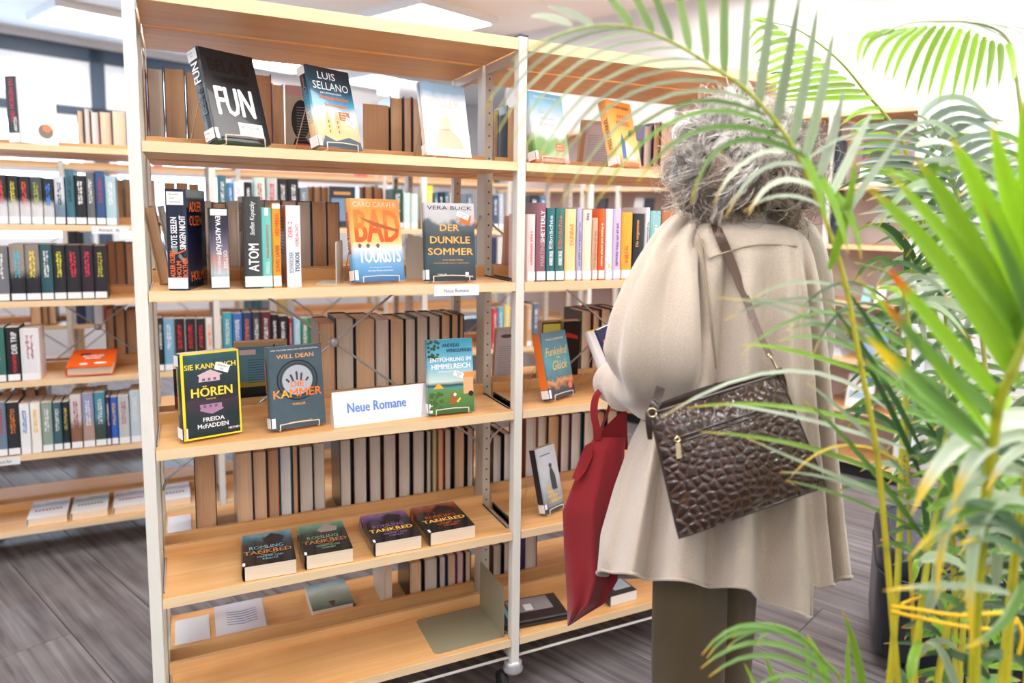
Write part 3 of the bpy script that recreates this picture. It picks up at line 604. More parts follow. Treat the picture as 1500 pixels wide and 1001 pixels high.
ring(o, F, .066, .114, .045, .049, DRK); ring(o, F, .066, .114, .038, .042, ink((50, 56, 62))); patch(o, F, disc(.066, .114, .036, n=36), ink((176, 182, 190)), 'printed_porthole', .0004)
for du, a, l in ((-.022, 40, .010), (-.012, 20, .017), (-.001, 3, .019), (.009, -8, .017), (.022, -40, .010)):
    ca, sa = math.cos(R(a)), math.sin(R(a)); c = (.066+du, .122-abs(du)*.4)
    patch(o, F, [(c[0]+x*ca-y*sa, c[1]+x*sa+y*ca) for x, y in ((-.0022, -l*.4), (.0022, -l*.4), (.0026, l*.6), (0, l*.75), (-.0026, l*.6))], ink((66, 62, 74)), 'printed_finger', .0007)
lettering(o, 'WILL DEAN', F, .020, .168, .010, ink((230, 170, 110)), w=.088, bold=0.0014); lettering(o, 'DREI TAUCHER. EINE LUKE. KEIN ENTKOMMEN.', F, .008, .187, .0032, WHT, w=.112, bold=0)
AO = ramp_mat('fiery_letter_print', [(0, (236, 100, 40)), (.5, (250, 190, 70)), (1, (236, 120, 40))], .06, axis=1, noise=.5, nscale=120)
lettering(o, 'DIE', F, .050, .098, .014, AO, w=.030, bold=0.008); lettering(o, 'KAMMER', F, .008, .074, .019, AO, w=.114, bold=0.008); lettering(o, 'THRILLER', F, .05, .054, .005, AM, bold=0.0027); lettering(o, 'HOFFMANN UND CAMPE', F, .04, .012, .0035, AM, w=.055, bold=0)
lettering(o, 'DIE KAMMER', S, .019, .09, .010, ORG, w=.07, rot=90, bold=0.0055)
ENT = ramp_mat('campsite_cover_art', [(0, (60, 110, 66)), (.30, (104, 146, 76)), (.345, (80, 150, 150)), (.38, (34, 70, 66)), (.43, (206, 224, 216)), (.65, (120, 186, 210)), (1, (44, 140, 170))], .195, noise=.03)
o, F, S = show('turquoise and green holiday crime novel Entführung im Himmelreich, third shelf', 629, Z4, .03, -2, 7, .022, .195, .122, ENT, st_='holding up Entführung im Himmelreich')
lettering(o, 'ANDREAS', F, .040, .174, .0095, ink((30, 60, 74)), w=.046, bold=0.0027); lettering(o, 'WINKELMANN', F, .050, .160, .0095, ink((30, 60, 74)), w=.068, bold=0.0027)
lettering(o, 'ENTFÜHRUNG IM', F, .006, .136, .013, WHT, w=.110, bold=0.0027); lettering(o, 'HIMMELREICH', F, .010, .117, .0135, WHT, w=.104, bold=0.0055); lettering(o, 'KRIMINALROMAN', F, .028, .108, .004, WHT, bold=0)
LG = ink((44, 74, 44)); rg = random.Random(5)
for k in range(26): patch(o, F, disc(rg.uniform(0.003, .030), rg.uniform(.14, .192), .004, n=6), LG, 'printed_leaf', .0006+k*1e-5)
for k in range(40): patch(o, F, disc(rg.uniform(0.004, .036), rg.uniform(.012, .055), .0035, n=6), ink((70, 104, 50)), 'printed_leaf', .0006+k*1e-5)
patch(o, F, [(.012, .066), (.042, .066), (.030, .078), (.024, .078)], ink((240, 180, 50)), 'printed_tent', .0008)
patch(o, F, rect(.094, .048, .121, .100), ink((236, 176, 130)), 'printed_van', .0008); patch(o, F, rect(.094, .092, .121, .106), ink((240, 150, 70)), 'printed_awning', .001); patch(o, F, disc(.114, .048, .007), DRK, 'printed_wheel', .0011)
patch(o, F, [(.054, .024), (.072, .024), (.074, .040), (.070, .054), (.062, .052), (.058, .036)], ink((170, 90, 50)), 'printed_dog', .0009); patch(o, F, disc(.070, .048, .004), WHT, 'printed_dog_face', .0012); patch(o, F, [(.074, .030), (.084, .040), (.086, .036), (.078, .026)], YEL, 'printed_book', .001)
stick(o, F, .066, .100, .028, .014, rot=-24); lettering(o, 'KNAUR', F, .050, .010, .0045, DRK, bold=0.0055)
# rear-facing books standing behind
def back_show(label, pl_, pr_, pt, z, y, d, h, cover, tilt=8, yaw=0, w=.02, art=None, pages=P_TAN):
    """a book displayed on the far side: we see its back cover"""
    x1 = xa(pr_, z, y); x0 = xa(pl_, z, y); d = abs(x1-x0)
    M = Matrix.Translation((x1, y, z)) @ Matrix.Rotation(R(90+yaw), 4, 'Z') @ Matrix.Rotation(R(-tilt), 4, 'Y')
    o = book(label, w, h, d, cover, pages, M, False, False); F, S, B = frames(w, h, d); return o, B, d
def blurb(o, B, d, h, n, v0, m=DRK, u0=.2, u1=.85, th=.0016, step=.007):
    for k in range(n): patch(o, B, rect(d*u0, v0-k*step, d*(u1-.1*(k % 3 == 2)), v0-k*step+th), m, 'blurb_line', .0007)
o, B, d = back_show('back cover with black silhouette and pink words, behind the church paperback', 420, 462, 130, Z2, .30, .12, .185, cov((190, 176, 160)), 6)
patch(o, B, disc(d*.5, .10, d*.33, .05), DRK, 'printed_head', .0004); patch(o, B, [(d*.1, .0), (d*.95, 0), (d*.9, .03), (d*.6, .06), (d*.3, .05)], DRK, 'printed_shoulders', .00045); blurb(o, B, d, .18, 13, .13, GRY, .35, .85)
lettering(o, 'Bestseller', B, d*.3, .022, .010, PINK, bold=0, w=d*.5, italic=.2) if 0 else blurb(o, B, d, .18, 3, .034, PINK, .3, .8, .004, .010)
patch(o, B, rect(.0, .16, d, .184), ink((200, 150, 150)), 'pink_band', .0006)
o, B, d = back_show('blue back cover with small text on a stand, behind DIE KAMMER', 345, 420, 480, Z4, .33, .13, .180, cov((190, 160, 130)), 8)
patch(o, B, rect(.005, .07, d-.005, .168), ink((90, 140, 160)), 'printed_sky', .0004); patch(o, B, rect(.005, .055, d-.005, .07), ink((170, 150, 70)), 'printed_field', .0004); patch(o, B, rect(.005, .005, d-.005, .055), ink((30, 42, 44)), 'printed_ground', .0004)
blurb(o, B, d, .18, 10, .13, ink((40, 70, 90)), .25, .85); patch(o, B, rect(.012, .146, .052, .16), ink((220, 200, 200)), 'sticker', .0008); patch(o, B, [(d*.7, .15), (d*.74, .15), (d*.78, .172), (d*.75, .172)], DRK, 'printed_bird', .0008)
stand(xa(352, Z4, .345), .36, Z4, 180+0, 8, .02, .18, .10, 'behind DIE KAMMER, holding the blue backed book')
o, B, d = back_show('red and black back cover lying back behind the Hören thriller', 257, 330, 495, Z4, .31, .13, .155, cov((120, 26, 34)), 30, w=.03)
patch(o, B, [(0, .06), (d, .155), (d*.0, .155)], DRK, 'printed_corner', .0005); blurb(o, B, d, .15, 3, .14, ink((150, 140, 60)), .1, .6)
o, B, d = back_show('white printed back cover beside the slim post on the third shelf', 723, 752, 463, Z4, .33, .10, .178, cov((206, 200, 206)), 8)
blurb(o, B, d, .17, 14, .12, GRY, .15, .85); patch(o, B, disc(d*.5, .155, d*.3, .006), ink((90, 80, 90)), 'printed_mark', .0006)
o, B, d = back_show('pink back cover with columns of text by the slim post, second shelf', 737, 768, 318, Z3, .255, .10, .175, cov((214, 168, 160)), 8)
blurb(o, B, d, .17, 18, .13, ink((120, 80, 80)), .2, .8); patch(o, B, disc(d*.35, .025, .012, .018), ink((180, 120, 90)), 'printed_face', .0007)
o, B, d = back_show('grey back cover leaning beside the MISS MERKEL display, top shelf', 848, 893, 172, Z2, .30, .11, .165, cov((196, 164, 130)), 14, yaw=-6)
patch(o, B, rect(d*.12, .01, d*.95, .155), ink((206, 200, 212)), 'back_print', .0004); blurb(o, B, d, .16, 12, .12, GRY, .2, .85)

# --- page edges of the books on the far side
ORD = 'first second third fourth fifth sixth seventh eighth ninth tenth eleventh twelfth thirteenth fourteenth fifteenth sixteenth seventeenth eighteenth nineteenth twentieth twenty-first twenty-second twenty-third twenty-fourth'.split()
PG = dict(t=(P_TAN, 'tan'), g=(P_GREY, 'grey'), c=(P_CREAM, 'cream'), b=(P_BROWN, 'brown'), w=(P_WHITE, 'white'))
CVS = [(30, 30, 36), (26, 40, 60), (90, 30, 40), (60, 60, 64), (200, 190, 180), (30, 70, 80), (120, 40, 60), (20, 20, 22)]
def page_row(shelf, bay, z, y, items, zz=None):
    rg = random.Random(int(z*1000)+len(items))
    for i, it in enumerate(items):
        p0, p1, pt, pg = it[:4]; cv = it[4] if len(it) > 4 else rg.choice(CVS); hard = it[5] if len(it) > 5 else True
        a = on(p0, pt, 1, y); b_ = on(p1, pt, 1, y); h = max(.12, min(.30, (a[2]+b_[2])/2-z)); w = b_[0]-a[0]-.0006; d = rg.uniform(.128, .15)
        m, nm = PG[pg]
        lab = '%s %s-paged book, %s in the back row of the %s shelf, %s bay' % ('thick' if w > .035 else 'slim' if w < .02 else 'middling', nm, ORD[i], shelf, bay)
        book(lab, w, h, d, cov(cv), m, Matrix.Translation((b_[0], y+d, z)) @ Matrix.Rotation(math.pi, 4, 'Z'), hard, False, 'page edges in the back row of the %s shelf' % shelf)
page_row('top', 'near', Z2, .325, [(200, 213, 101, 'c'), (214, 238, 98, 'g'), (239, 270, 98, 't', (60, 40, 50)), (271, 300, 104, 't'), (338, 366, 135, 't', (150, 60, 40)), (368, 397, 107, 'b', (170, 30, 44)), (398, 415, 122, 't'), (531, 569, 153, 'b', (190, 170, 140), False), (571, 590, 141, 't'), (591, 603, 141, 'c', (140, 60, 50)), (604, 618, 143, 'c')])
page_row('second', 'near', Z3, .325, [(293, 309, 294, 'g'), (310, 331, 296, 't'), (333, 348, 294, 'g'), (386, 411, 293, 'g', (20, 20, 22)), (412, 434, 293, 'g', (150, 30, 44)), (435, 455, 294, 'g', (30, 30, 34)), (457, 477, 295, 'b', (190, 180, 176)), (478, 497, 296, 'b', (60, 60, 64))])
page_row('third', 'near', Z4, .325, [(466, 490, 473, 't', (170, 120, 90)), (491, 518, 466, 'g', (20, 20, 24)), (520, 549, 467, 't', (80, 84, 80)), (550, 569, 468, 'g'), (571, 592, 468, 't', (20, 22, 26)), (593, 609, 467, 'g', (30, 30, 30)), (610, 627, 464, 'g', (60, 70, 60)), (628, 645, 463, 'g', (24, 24, 30)), (646, 660, 462, 't', (24, 24, 30)), (661, 672, 461, 't'), (673, 680, 461, 't')])
page_row('fourth', 'near', Z5, .325, [(283, 315, 668, 'b', (30, 30, 34)), (344, 368, 664, 't', (180, 170, 160)), (369, 390, 662, 't', (60, 40, 60)), (391, 408, 660, 'b', (140, 60, 50)), (409, 426, 656, 'w', (60, 140, 170)), (427, 436, 655, 't'), (437, 458, 655, 'g', (24, 24, 28)), (459, 475, 650, 'g', (180, 176, 170)),
    (497, 514, 645, 'g', (24, 24, 28)), (517, 537, 642, 'g', (24, 24, 28)), (540, 558, 640, 'g', (24, 24, 28)), (561, 580, 637, 'g', (120, 40, 40)), (583, 601, 635, 'g', (24, 24, 28)), (604, 622, 632, 'g', (20, 30, 28)), (624, 632, 632, 'g', (30, 40, 30)), (633, 640, 630, 'g', (150, 150, 50)), (641, 650, 630, 't', (190, 60, 40)), (651, 661, 630, 'g'), (665, 681, 628, 't', (20, 30, 50)), (684, 694, 628, 'g', (24, 24, 28))])
page_row('lowest', 'near', Z6, .325, [(562, 574, 830, 'c', (210, 206, 200)), (599, 618, 825, 't', (24, 24, 28)), (621, 641, 821, 'g', (24, 24, 28)), (643, 653, 818, 'g', (30, 40, 70)), (655, 668, 816, 't', (50, 60, 120)), (669, 679, 812, 'g', (180, 40, 90)), (681, 690, 810, 'c', (20, 40, 50))])
page_row('top', 'second', Z2, .325, [(722, 731, 160, 'c', (40, 40, 40)), (743, 757, 155, 't', (20, 20, 22)), (931, 940, 204, 'g', (120, 120, 120)), (944, 955, 183, 'g', (150, 130, 180)), (958, 968, 180, 'b', (60, 30, 30)), (969, 990, 179, 't', (190, 150, 110))])
page_row('fourth', 'second', Z5, .325, [(722, 735, 640, 'w', (24, 24, 28)), (738, 749, 636, 'w', (20, 20, 24)), (770, 787, 613, 'w', (150, 70, 40)), (788, 801, 611, 'w', (170, 140, 80)), (803, 820, 610, 't', (60, 40, 30)), (822, 835, 608, 'w', (140, 70, 60)), (837, 852, 606, 'w', (50, 80, 130)), (856, 872, 604, 'w', (30, 90, 90)), (874, 886, 604, 't', (60, 40, 40)), (890, 905, 602, 'c', (40, 60, 90))])
page_row('third', 'second', Z4, .325, [(852, 867, 456, 'c', (24, 24, 28)), (869, 879, 455, 'c', (140, 40, 40)), (881, 895, 453, 'c', (24, 24, 28)), (897, 912, 452, 'c', (24, 24, 28))])
page_row('lowest', 'second', Z6, .325, [(722, 735, 800, 'g', (30, 30, 30)), (738, 749, 797, 'g', (24, 24, 28)), (769, 787, 786, 'g', (60, 60, 140))])
# leaning pair at the near end of the second shelf
for lab, px, cvr, pg_, w in (('tan page block leaning beside the end post, second shelf', 219, (190, 160, 120), P_BROWN, .024), ('silver-covered book leaning against the tan one, second shelf', 232, (170, 170, 176), P_GREY, .012)):
    x = xa(px, Z3, .15); book(lab, w, .185, .12, cov(cvr), pg_, Matrix.Translation((x+.045, .26, Z3)) @ Matrix.Rotation(R(-9), 4, 'Y') @ Matrix.Rotation(math.pi, 4, 'Z'), True, False)

# --- second bay, second shelf: bright spines
def spine2(label, pl_, pr_, py, rgb, trgb, cols=1, rg_=(.2, .8), txt=None, hard=False, z=Z3, y=.012, d=.13):
    o, w, h, F, S, B = spine(label, pl_, pr_-.6, py, z, y, d, cov(rgb), 0, hard)
    if txt:
        for i, (s, a, b_, u) in enumerate(txt): lettering(o, s, S, w*u, h*a, min(w*.42, .012), ink(trgb) if i == 0 else WHT, w=h*(b_-a), rot=90, bold=0.0055)
    else: marks(o, w, h, ink(trgb), h*rg_[0], h*rg_[1], cols)
    return o, w, h, S
spine2('pale pink slim paperback first in the second bay, second shelf', 772, 784, 314, (240, 216, 214), (220, 130, 130), 1, (.25, .75))
spine2('dusty mauve hardback with a white top sticker, second bay', 785, 799, 297, (150, 100, 112), (200, 160, 170), 1, (.2, .8), [('MARTINE', .2, .5, .8), ('SHETTERLY', .5, .9, .8)])
spine2('teal book titled Elbnächte in pale letters, second bay', 800, 812.5, 305, (48, 116, 124), (220, 236, 236), 1, txt=[('Elbnächte', .45, .9, .62), ('HENRIKE ENGEL', .22, .42, .7)])
spine2('green book titled Elbnächte in red letters, second bay', 813, 826, 305, (62, 124, 116), (220, 120, 110), 1, txt=[('Elbnächte', .45, .9, .62), ('HENRIKE ENGEL', .22, .42, .7)])
spine2('cream and orange hardback titled Dunbar, second bay', 827, 843, 306, (248, 220, 160), (226, 160, 70), 1, txt=[('DUNBAR', .5, .8, .72)])
spine2('slim lavender paperback, second bay', 844, 851.5, 304, (196, 190, 228), (120, 110, 180), 1)
spine2('cream paperback with a violet dot, second bay', 852.5, 866, 307, (246, 232, 206), (170, 110, 180), 1, (.85, .95))
spine2('short beige paperback among the bright spines, second bay', 866.5, 875, 319, (222, 180, 150), (190, 130, 100), 1)
spine2('orange red paperback, tallest of the warm spines, second bay', 875.5, 885, 306, (232, 100, 40), (250, 210, 180), 1, (.2, .8))
spine2('white paperback with a yellow dot near its foot, second bay', 886, 896.5, 306, (240, 240, 246), (240, 210, 60), 1, (.17, .23))
spine2('pale lilac paperback beside the orange yellow one, second bay', 897, 908.5, 306, (222, 200, 232), (150, 110, 170), 1)
spine2('orange yellow paperback with a violet blot, second bay', 909, 925, 311, (248, 176, 60), (230, 120, 40), 1, (.25, .5))
spine2('black paperback by Jodi Picoult, second bay', 926, 942, 313, (40, 42, 50), (236, 170, 80), 1, txt=[('Die vergessenen', .5, .9, .5), ('JODI', .1, .24, .5), ('PICOULT', .08, .3, .92)])
spine2('tall white book behind the coat sleeve, second bay', 943, 950, 304, (236, 236, 238), (120, 120, 130), 1)
spine2('aqua and white paperback half hidden by the sleeve, second bay', 951, 966, 309, (150, 200, 200), (240, 240, 240), 1)
spine2('tan hardback hidden mostly by the coat, second bay', 967, 985, 309, (190, 120, 80), (240, 240, 240), 1)

# --- second bay, third shelf
FUK = ramp_mat('starry_teal_cover_art', [(0, (40, 50, 66)), (.14, (60, 56, 62)), (.24, (220, 140, 70)), (.30, (70, 110, 120)), (.55, (80, 150, 160)), (1, (54, 92, 112))], .19, noise=.3, nscale=34)
o, F, S = show('teal star-strewn novel Funkelnd wie Glück with an orange spine', 806, Z4, .035, 26, 13, .028, .190, .120, FUK, st_='holding up Funkelnd wie Glück')
patch(o, S, rect(.0005, .03, .0275, .189), ink((238, 120, 40)), 'orange_spine', .0004)
lettering(o, 'MARIE HASSELMANN', F, .022, .166, .006, ink((220, 210, 190)), w=.08, bold=0.0027); GB = ink((240, 200, 110))
lettering(o, 'Funkelnd', F, .010, .122, .024, GB, w=.096, bold=0, italic=.3); lettering(o, 'wie', F, .058, .112, .007, GB, bold=0); lettering(o, 'Glück', F, .030, .080, .026, GB, w=.070, bold=0, italic=.3)
patch(o, F, disc(.102, .028, .009), ink((236, 110, 90)), 'printed_badge')
o, B, d = back_show('black and yellow paperback standing behind the teal starry novel', 790, 818, 452, Z4, .26, .12, .20, cov((40, 46, 54)), 4, w=.03)
patch(o, B, rect(.004, .165, d-.004, .195), ink((214, 206, 90)), 'yellow_title', .0005); patch(o, B, rect(.006, .05, d-.03, .13), ink((130, 150, 170)), 'printed_figure', .0005)
o, B, d = back_show('black paperback with red script behind the teal starry novel', 820, 846, 456, Z4, .27, .12, .20, cov((28, 26, 30)), 6, w=.03)
patch(o, B, [(.01, .15), (d-.01, .14), (d-.012, .152), (.012, .165)], ink((200, 50, 40)), 'red_script', .0006)
o, F, S = show('white paperback leaning on a wire stand half hidden by the sleeve', 896, Z4, .045, 38, 24, .018, .195, .14, cov((238, 236, 238)), st_='holding up the white paperback by the sleeve')
patch(o, F, rect(0, .191, .14, .195), YC, 'yellow_edge')
# --- second bay, fourth and lowest shelf
FRA = ramp_mat('grey_street_photo_cover_art', [(0, (90, 96, 104)), (.2, (150, 156, 164)), (.5, (190, 196, 204)), (1, (224, 230, 238))], .2, noise=.5, nscale=30)
o, F, S = show('black and white paperback with yellow title words on a wire stand, fourth shelf', 800, Z5, .05, 24, 14, .024, .19, .085, FRA, st_='holding the black and white yellow-titled paperback')
for i, s in enumerate(('DIE', 'FRAU', 'MIT DEN', '2 BÄNDEN')): lettering(o, s, F, .022, .068-.014*i, .010, ink((248, 200, 40)), w=(.016, .024, .04, .054)[i], bold=0.008)
patch(o, F, [(.045, .06), (.068, .06), (.066, .10), (.058, .12), (.052, .13), (.046, .12), (.043, .10)], ink((60, 60, 66)), 'printed_woman', .0006); patch(o, F, disc(.051, .132, .007), ink((70, 70, 76)), 'printed_head', .0007); patch(o, S, rect(.001, .03, .023, .189), ink((40, 42, 46)), 'dark_spine', .0004)
patch(o, F, rect(.012, .165, .06, .169), GRY, 'printed_line'); patch(o, F, rect(.0, .0, .085, .014), ink((60, 70, 80)), 'dark_foot', .0005)
def flat(label, x, y, z, rz, w, h, d, cover, pages, hard=False, tilt=0):
    """lying on its back, front cover up: foot of the cover towards -y"""
    M = Matrix.Translation((x, y, z)) @ Matrix.Rotation(R(rz), 4, 'Z') @ Matrix.Rotation(R(tilt), 4, 'X') @ Matrix(((0, 1, 0, 0), (0, 0, 1, 0), (1, 0, 0, .0003), (0, 0, 0, 1)))
    o = book(label, w, h, d, cover, pages, M, hard, False); F, S, B = frames(w, h, d); return o, F, S
TK = [((343, 434), 'blue', (60, 120, 140), (120, 190, 210), 'HAMMER UND', 'KREUZ', 'first', 356, 434), ((420, 517), 'green', (90, 140, 120), (120, 180, 150), 'WEIHRAUCH UND', 'SCHWERT', 'second', 447, 517), ((527, 617), 'violet', (120, 80, 140), (150, 110, 180), 'MINNE UND', 'DEMUT', 'third', 548, 617), ((609, 696), 'rust', (150, 70, 40), (220, 100, 60), 'RINGER UND', 'STURM', 'fourth', 629, 696)]
for i, (_, nm, top, tx, l1, l2, od, pa, pb) in enumerate(TK):
    y = .012; xL = xa(pa, Z5, y); xR = xa(pb, Z5, y+.0); wd = (xR-xL)
    cv = ramp_mat('dark_knight_cover_%s' % nm, [(0, (26, 26, 30)), (.62, (28, 28, 32)), (.72, tuple(int(v*.6) for v in top)), (.85, top), (1, tuple(min(255, v+50) for v in top))], .185, noise=.3, nscale=28, rough=.22)
    o, F, S = flat('thick black Tankred paperback with %s cover art lying on the fourth shelf' % nm, xL, y, Z5, -3+i, .036, .185, wd/math.cos(R(3)), cv, P_CREAM)
    lettering(o, 'ROMLING', F, wd*.14, .088, .018, ink(tx), w=wd*.66, bold=0); lettering(o, 'TANKRED', F, wd*.03, .060, .020, ink((240, 190, 90) if i > 1 else (170, 116, 70)), w=wd*.92, bold=0.0041)
    ring(o, F, wd*.5, .070, .020, .022, ink((190, 140, 70)), eps=.0007)
    lettering(o, l1, F, wd*.28, .038, .009, ink(tx), w=wd*.5, bold=0); lettering(o, l2, F, wd*.38, .024, .009, ink(tx), w=wd*.3, bold=0)
    patch(o, F, [(wd*.45, .125), (wd*.8, .125), (wd*.85, .15), (wd*.7, .165), (wd*.6, .178), (wd*.5, .16), (wd*.4, .145)], ink((50, 44, 44)) if i != 1 else ink((170, 160, 150)), 'printed_figure', .0006)
    patch(o, F, rect(.0, .002, .006, .02), WHITE, 'sticker_flap', .0009); patch(o, S, rect(.006, .14, .030, .165), ink(tx), 'spine_emblem', .0006)
    for k in range(9): patch(o, S, rect(.012, .03+.012*k, .024, .036+.012*k), WHT if i < 2 else ink((170, 140, 100)), 'spine_print', .0006)
bookend('olive steel bookend lying open at the foot of the slim post, lowest shelf', .842, .02, Z6, 0, .19, .20, .145, OLIVE)
bookend('olive steel bookend at the near corner of the lowest shelf', xa(345, Z6, .03)-.1, .03, Z6, 0, .12, .12, .0035+.02, OLIVE)
# far-side flat displays on the lowest shelf and flat white sheets
WP = mat('white_steel_plate', (214, 216, 224), .18)  # smooth white for the thin sheets lying on the far-side boards
o, F, S = flat('white and blue script-covered book lying face up behind the lowest shelf', xa(392, Z6, .33), .50, Z6, 180, .020, .17, .13, ramp_mat('white_script_cover', [(0, (206, 210, 226)), (.5, (230, 230, 236)), (1, (220, 222, 236))], .17, noise=.3), P_TAN)
for k in range(6): patch(o, F, [(.02, .05+.014*k), (.06, .058+.014*k), (.10, .05+.014*k), (.10, .053+.014*k), (.06, .062+.014*k), (.02, .053+.014*k)], ink((90, 110, 180)), 'script_line', .0006)
o, F, S = flat('teal misty book lying face up behind the lowest shelf', xa(520, Z6, .34), .50, Z6, 180, .026, .16, .12, ramp_mat('teal_mist_cover', [(0, (70, 140, 160)), (.3, (200, 220, 220)), (.6, (150, 180, 170)), (1, (60, 90, 90))], .16, noise=.3), P_CREAM)
ring(o, F, .06, .08, .034, .036, ink((190, 180, 130))); patch(o, F, [(.05, .12), (.07, .12), (.064, .15), (.056, .15)], ink((90, 60, 50)), 'printed_tree')
for lab, pa, pb, z in (('flat white sheet on the far side of the fourth shelf, by the end post', 245, 281, Z5), ('flat white sheet on the far side of the lowest shelf, by the end post', 256, 309, Z6)):
    a, b_ = xa(pa, z, .33), xa(pb, z, .33); q = MB().box((a, .325, z+.0003), (b_, .50, z+.002), .0006).build('steel_plate', WP); tag(q, lab, 'plate')
def lying2(label, px, y, z, rz, w, h, d, rgb, pages, t):
    o, F, S = flat(label, xa(px, z, y), y, z, rz, w, h, d, cov(rgb), pages); patch(o, F, rect(d*.35, h*.15, d*.95, h*.8), ink(t), 'printed_photo', .0005); return o, F, S
o, F, S = lying2('black and white photo-covered hardback lying behind the tote, lowest shelf', 832, .022, Z6, 84, .022, .20, .125, (36, 32, 38), P_WHITE, (150, 146, 150))
lettering(o, 'GONZALEZ', F, .012, .030, .020, ORG, w=.014, bold=0) if 0 else None
for k in range(2): patch(o, F, rect(.02, .145+.022*k, .105, .157+.022*k), (ORG, ink((110, 180, 190)))[k], 'title_print', .0008)
patch(o, F, rect(.05, .09, .085, .115), WHITE, 'sticker', .001)
o, F, S = lying2('thick dark book lying between tote and trousers, lowest shelf', 893, .03, Z6, 2, .032, .17, .10, (40, 44, 50), P_WHITE, (170, 186, 196))
# ================================================================== BOOKS ON THE FURTHER RACKS
NAMES = [('black', (20, 20, 24)), ('charcoal', (60, 60, 64)), ('grey', (130, 130, 134)), ('pale grey', (196, 200, 204)), ('white', (240, 240, 240)), ('navy', (30, 50, 90)), ('blue', (50, 100, 180)), ('light blue', (150, 196, 224)), ('teal', (50, 120, 130)),
    ('green', (60, 130, 80)), ('lime', (180, 200, 70)), ('yellow', (240, 206, 60)), ('orange', (232, 110, 40)), ('red', (200, 40, 44)), ('maroon', (110, 40, 56)), ('pink', (230, 170, 180)), ('violet', (120, 90, 150)), ('brown', (120, 84, 60)), ('cream', (236, 220, 190)), ('dark green', (36, 64, 54)), ('slate', (84, 100, 120))]
def cname(c): return min(NAMES, key=lambda n: sum((a-b)**2 for a, b in zip(n[1], c)))[0]
CNT = {}
def brow(rk, shelf, z, y, items, small=False):
    for it in items:
        p0, p1, pt, c = it[:4]; tc = it[4] if len(it) > 4 else (230, 230, 230)
        a = on(p0, pt, 1, y); b_ = on(p1, pt, 1, y); h = max(.15, min(.265, (a[2]+b_[2])/2-z)); w = max(.008, b_[0]-a[0]-.0006)
        k = (rk, shelf); CNT[k] = CNT.get(k, -1)+1; od = ORD[CNT[k]] if CNT[k] < len(ORD) else 'number-%d' % (CNT[k]+1)
        two = len(c) == 2; c0_ = c[0] if two else c
        cm_ = ramp_mat('two_tone_spine', [(0, c[1]), (.40, c[1]), (.55, c[0]), (1, c[0])], h, noise=.25, nscale=40, rough=.4, coat=.08) if two else mat('spine_%d_%d_%d' % tuple(c), c, .45, coat=.06)
        o = book('%s book, spine %s on the %s shelf of the %s rack' % (('%s and %s' % (cname(c[0]), cname(c[1]))) if two else cname(c), od, shelf, rk), w, h, .135, cm_, P_GREY, Mup(a[0], y, z), False, not small, 'spines on the %s shelf of the %s rack' % (shelf, rk))
        if len(it) > 5: 
            F, S, B = frames(w, h, .135)
            for (s_, v0, ln, hh, u, cc) in it[5]: lettering(o, s_, S, w*u, h*v0, w*hh, ink(cc), w=h*ln, rot=90, bold=.015)
        elif not small: marks(o, w, h, ink(tc), h*.42, h*.88, 2, dash=.006)
def bpage(rk, shelf, z, y, items):
    for i, (p0, p1, pt, pg) in enumerate(items):
        a = on(p0, pt, 1, y); b_ = on(p1, pt, 1, y); h = max(.15, min(.265, (a[2]+b_[2])/2-z)); w = b_[0]-a[0]-.0006; d = .135
        k = (rk, shelf, 'p'); CNT[k] = CNT.get(k, -1)+1
        book('%s-paged book, %s in the back row on the %s shelf of the %s rack' % (PG[pg][1], ORD[CNT[k]], shelf, rk), w, h, d, cov(random.Random(int(p0)).choice(CVS)), PG[pg][0], Matrix.Translation((b_[0], y+d, z)) @ Matrix.Rotation(math.pi, 4, 'Z'), True, False, 'page edges on the %s shelf of the %s rack' % (shelf, rk))
ZA, ZB, ZC, ZD, ZE, ZG = ZS2; YF = Y2+.008; YR = Y2+.325
K = (34, 34, 40)
brow('second', 'second', ZB, YF, [(-26, -10, 258, K), (-9, 8, 256, (K, (210, 210, 216)), (230, 80, 60)), (9, 25, 257, (K, (206, 204, 204)), (220, 210, 70)), (26, 42, 258, (K, (206, 204, 208)), (236, 90, 40)), (43, 60, 259, ((70, 74, 76), (214, 212, 214)), (170, 180, 70)), (61, 77, 261, (K, (200, 202, 204)), (60, 140, 230)), (78, 93, 259, ((206, 212, 220), (110, 130, 150)), (40, 50, 60)), (94, 107, 248, (60, 110, 124), (20, 40, 50)), (108, 124, 257, (30, 32, 38)), (125, 137, 253, (100, 104, 108)), (138, 152, 251, (50, 84, 130), (180, 60, 80)), (153, 168, 258, (170, 200, 210), (240, 240, 240)),
    (319, 331, 257, (60, 110, 124)), (333, 341, 268, (60, 130, 190)), (342, 357, 266, (236, 238, 240), (200, 200, 210)), (358, 369, 267, K), (372, 388, 260, (200, 220, 210), (210, 60, 70)), (390, 406, 261, (190, 200, 196), (220, 60, 80)), (407, 421, 262, K), (422, 437, 262, K), (439, 450, 275, (120, 130, 140)), (575, 590, 277, (34, 70, 60)), (591, 601, 283, (200, 226, 220)), (602, 612, 284, (206, 228, 222)),
    (625, 634, 272, (240, 216, 40)), (636, 642, 283, (60, 110, 160)), (643, 650, 282, K), (651, 658, 281, (60, 100, 120)), (659, 664, 284, (220, 220, 224)), (684, 692, 284, (90, 110, 120)), (722, 730, 286, (60, 80, 110)), (731, 738, 284, (180, 190, 200)), (776, 790, 286, (30, 34, 40)), (791, 801, 288, (60, 110, 150))])
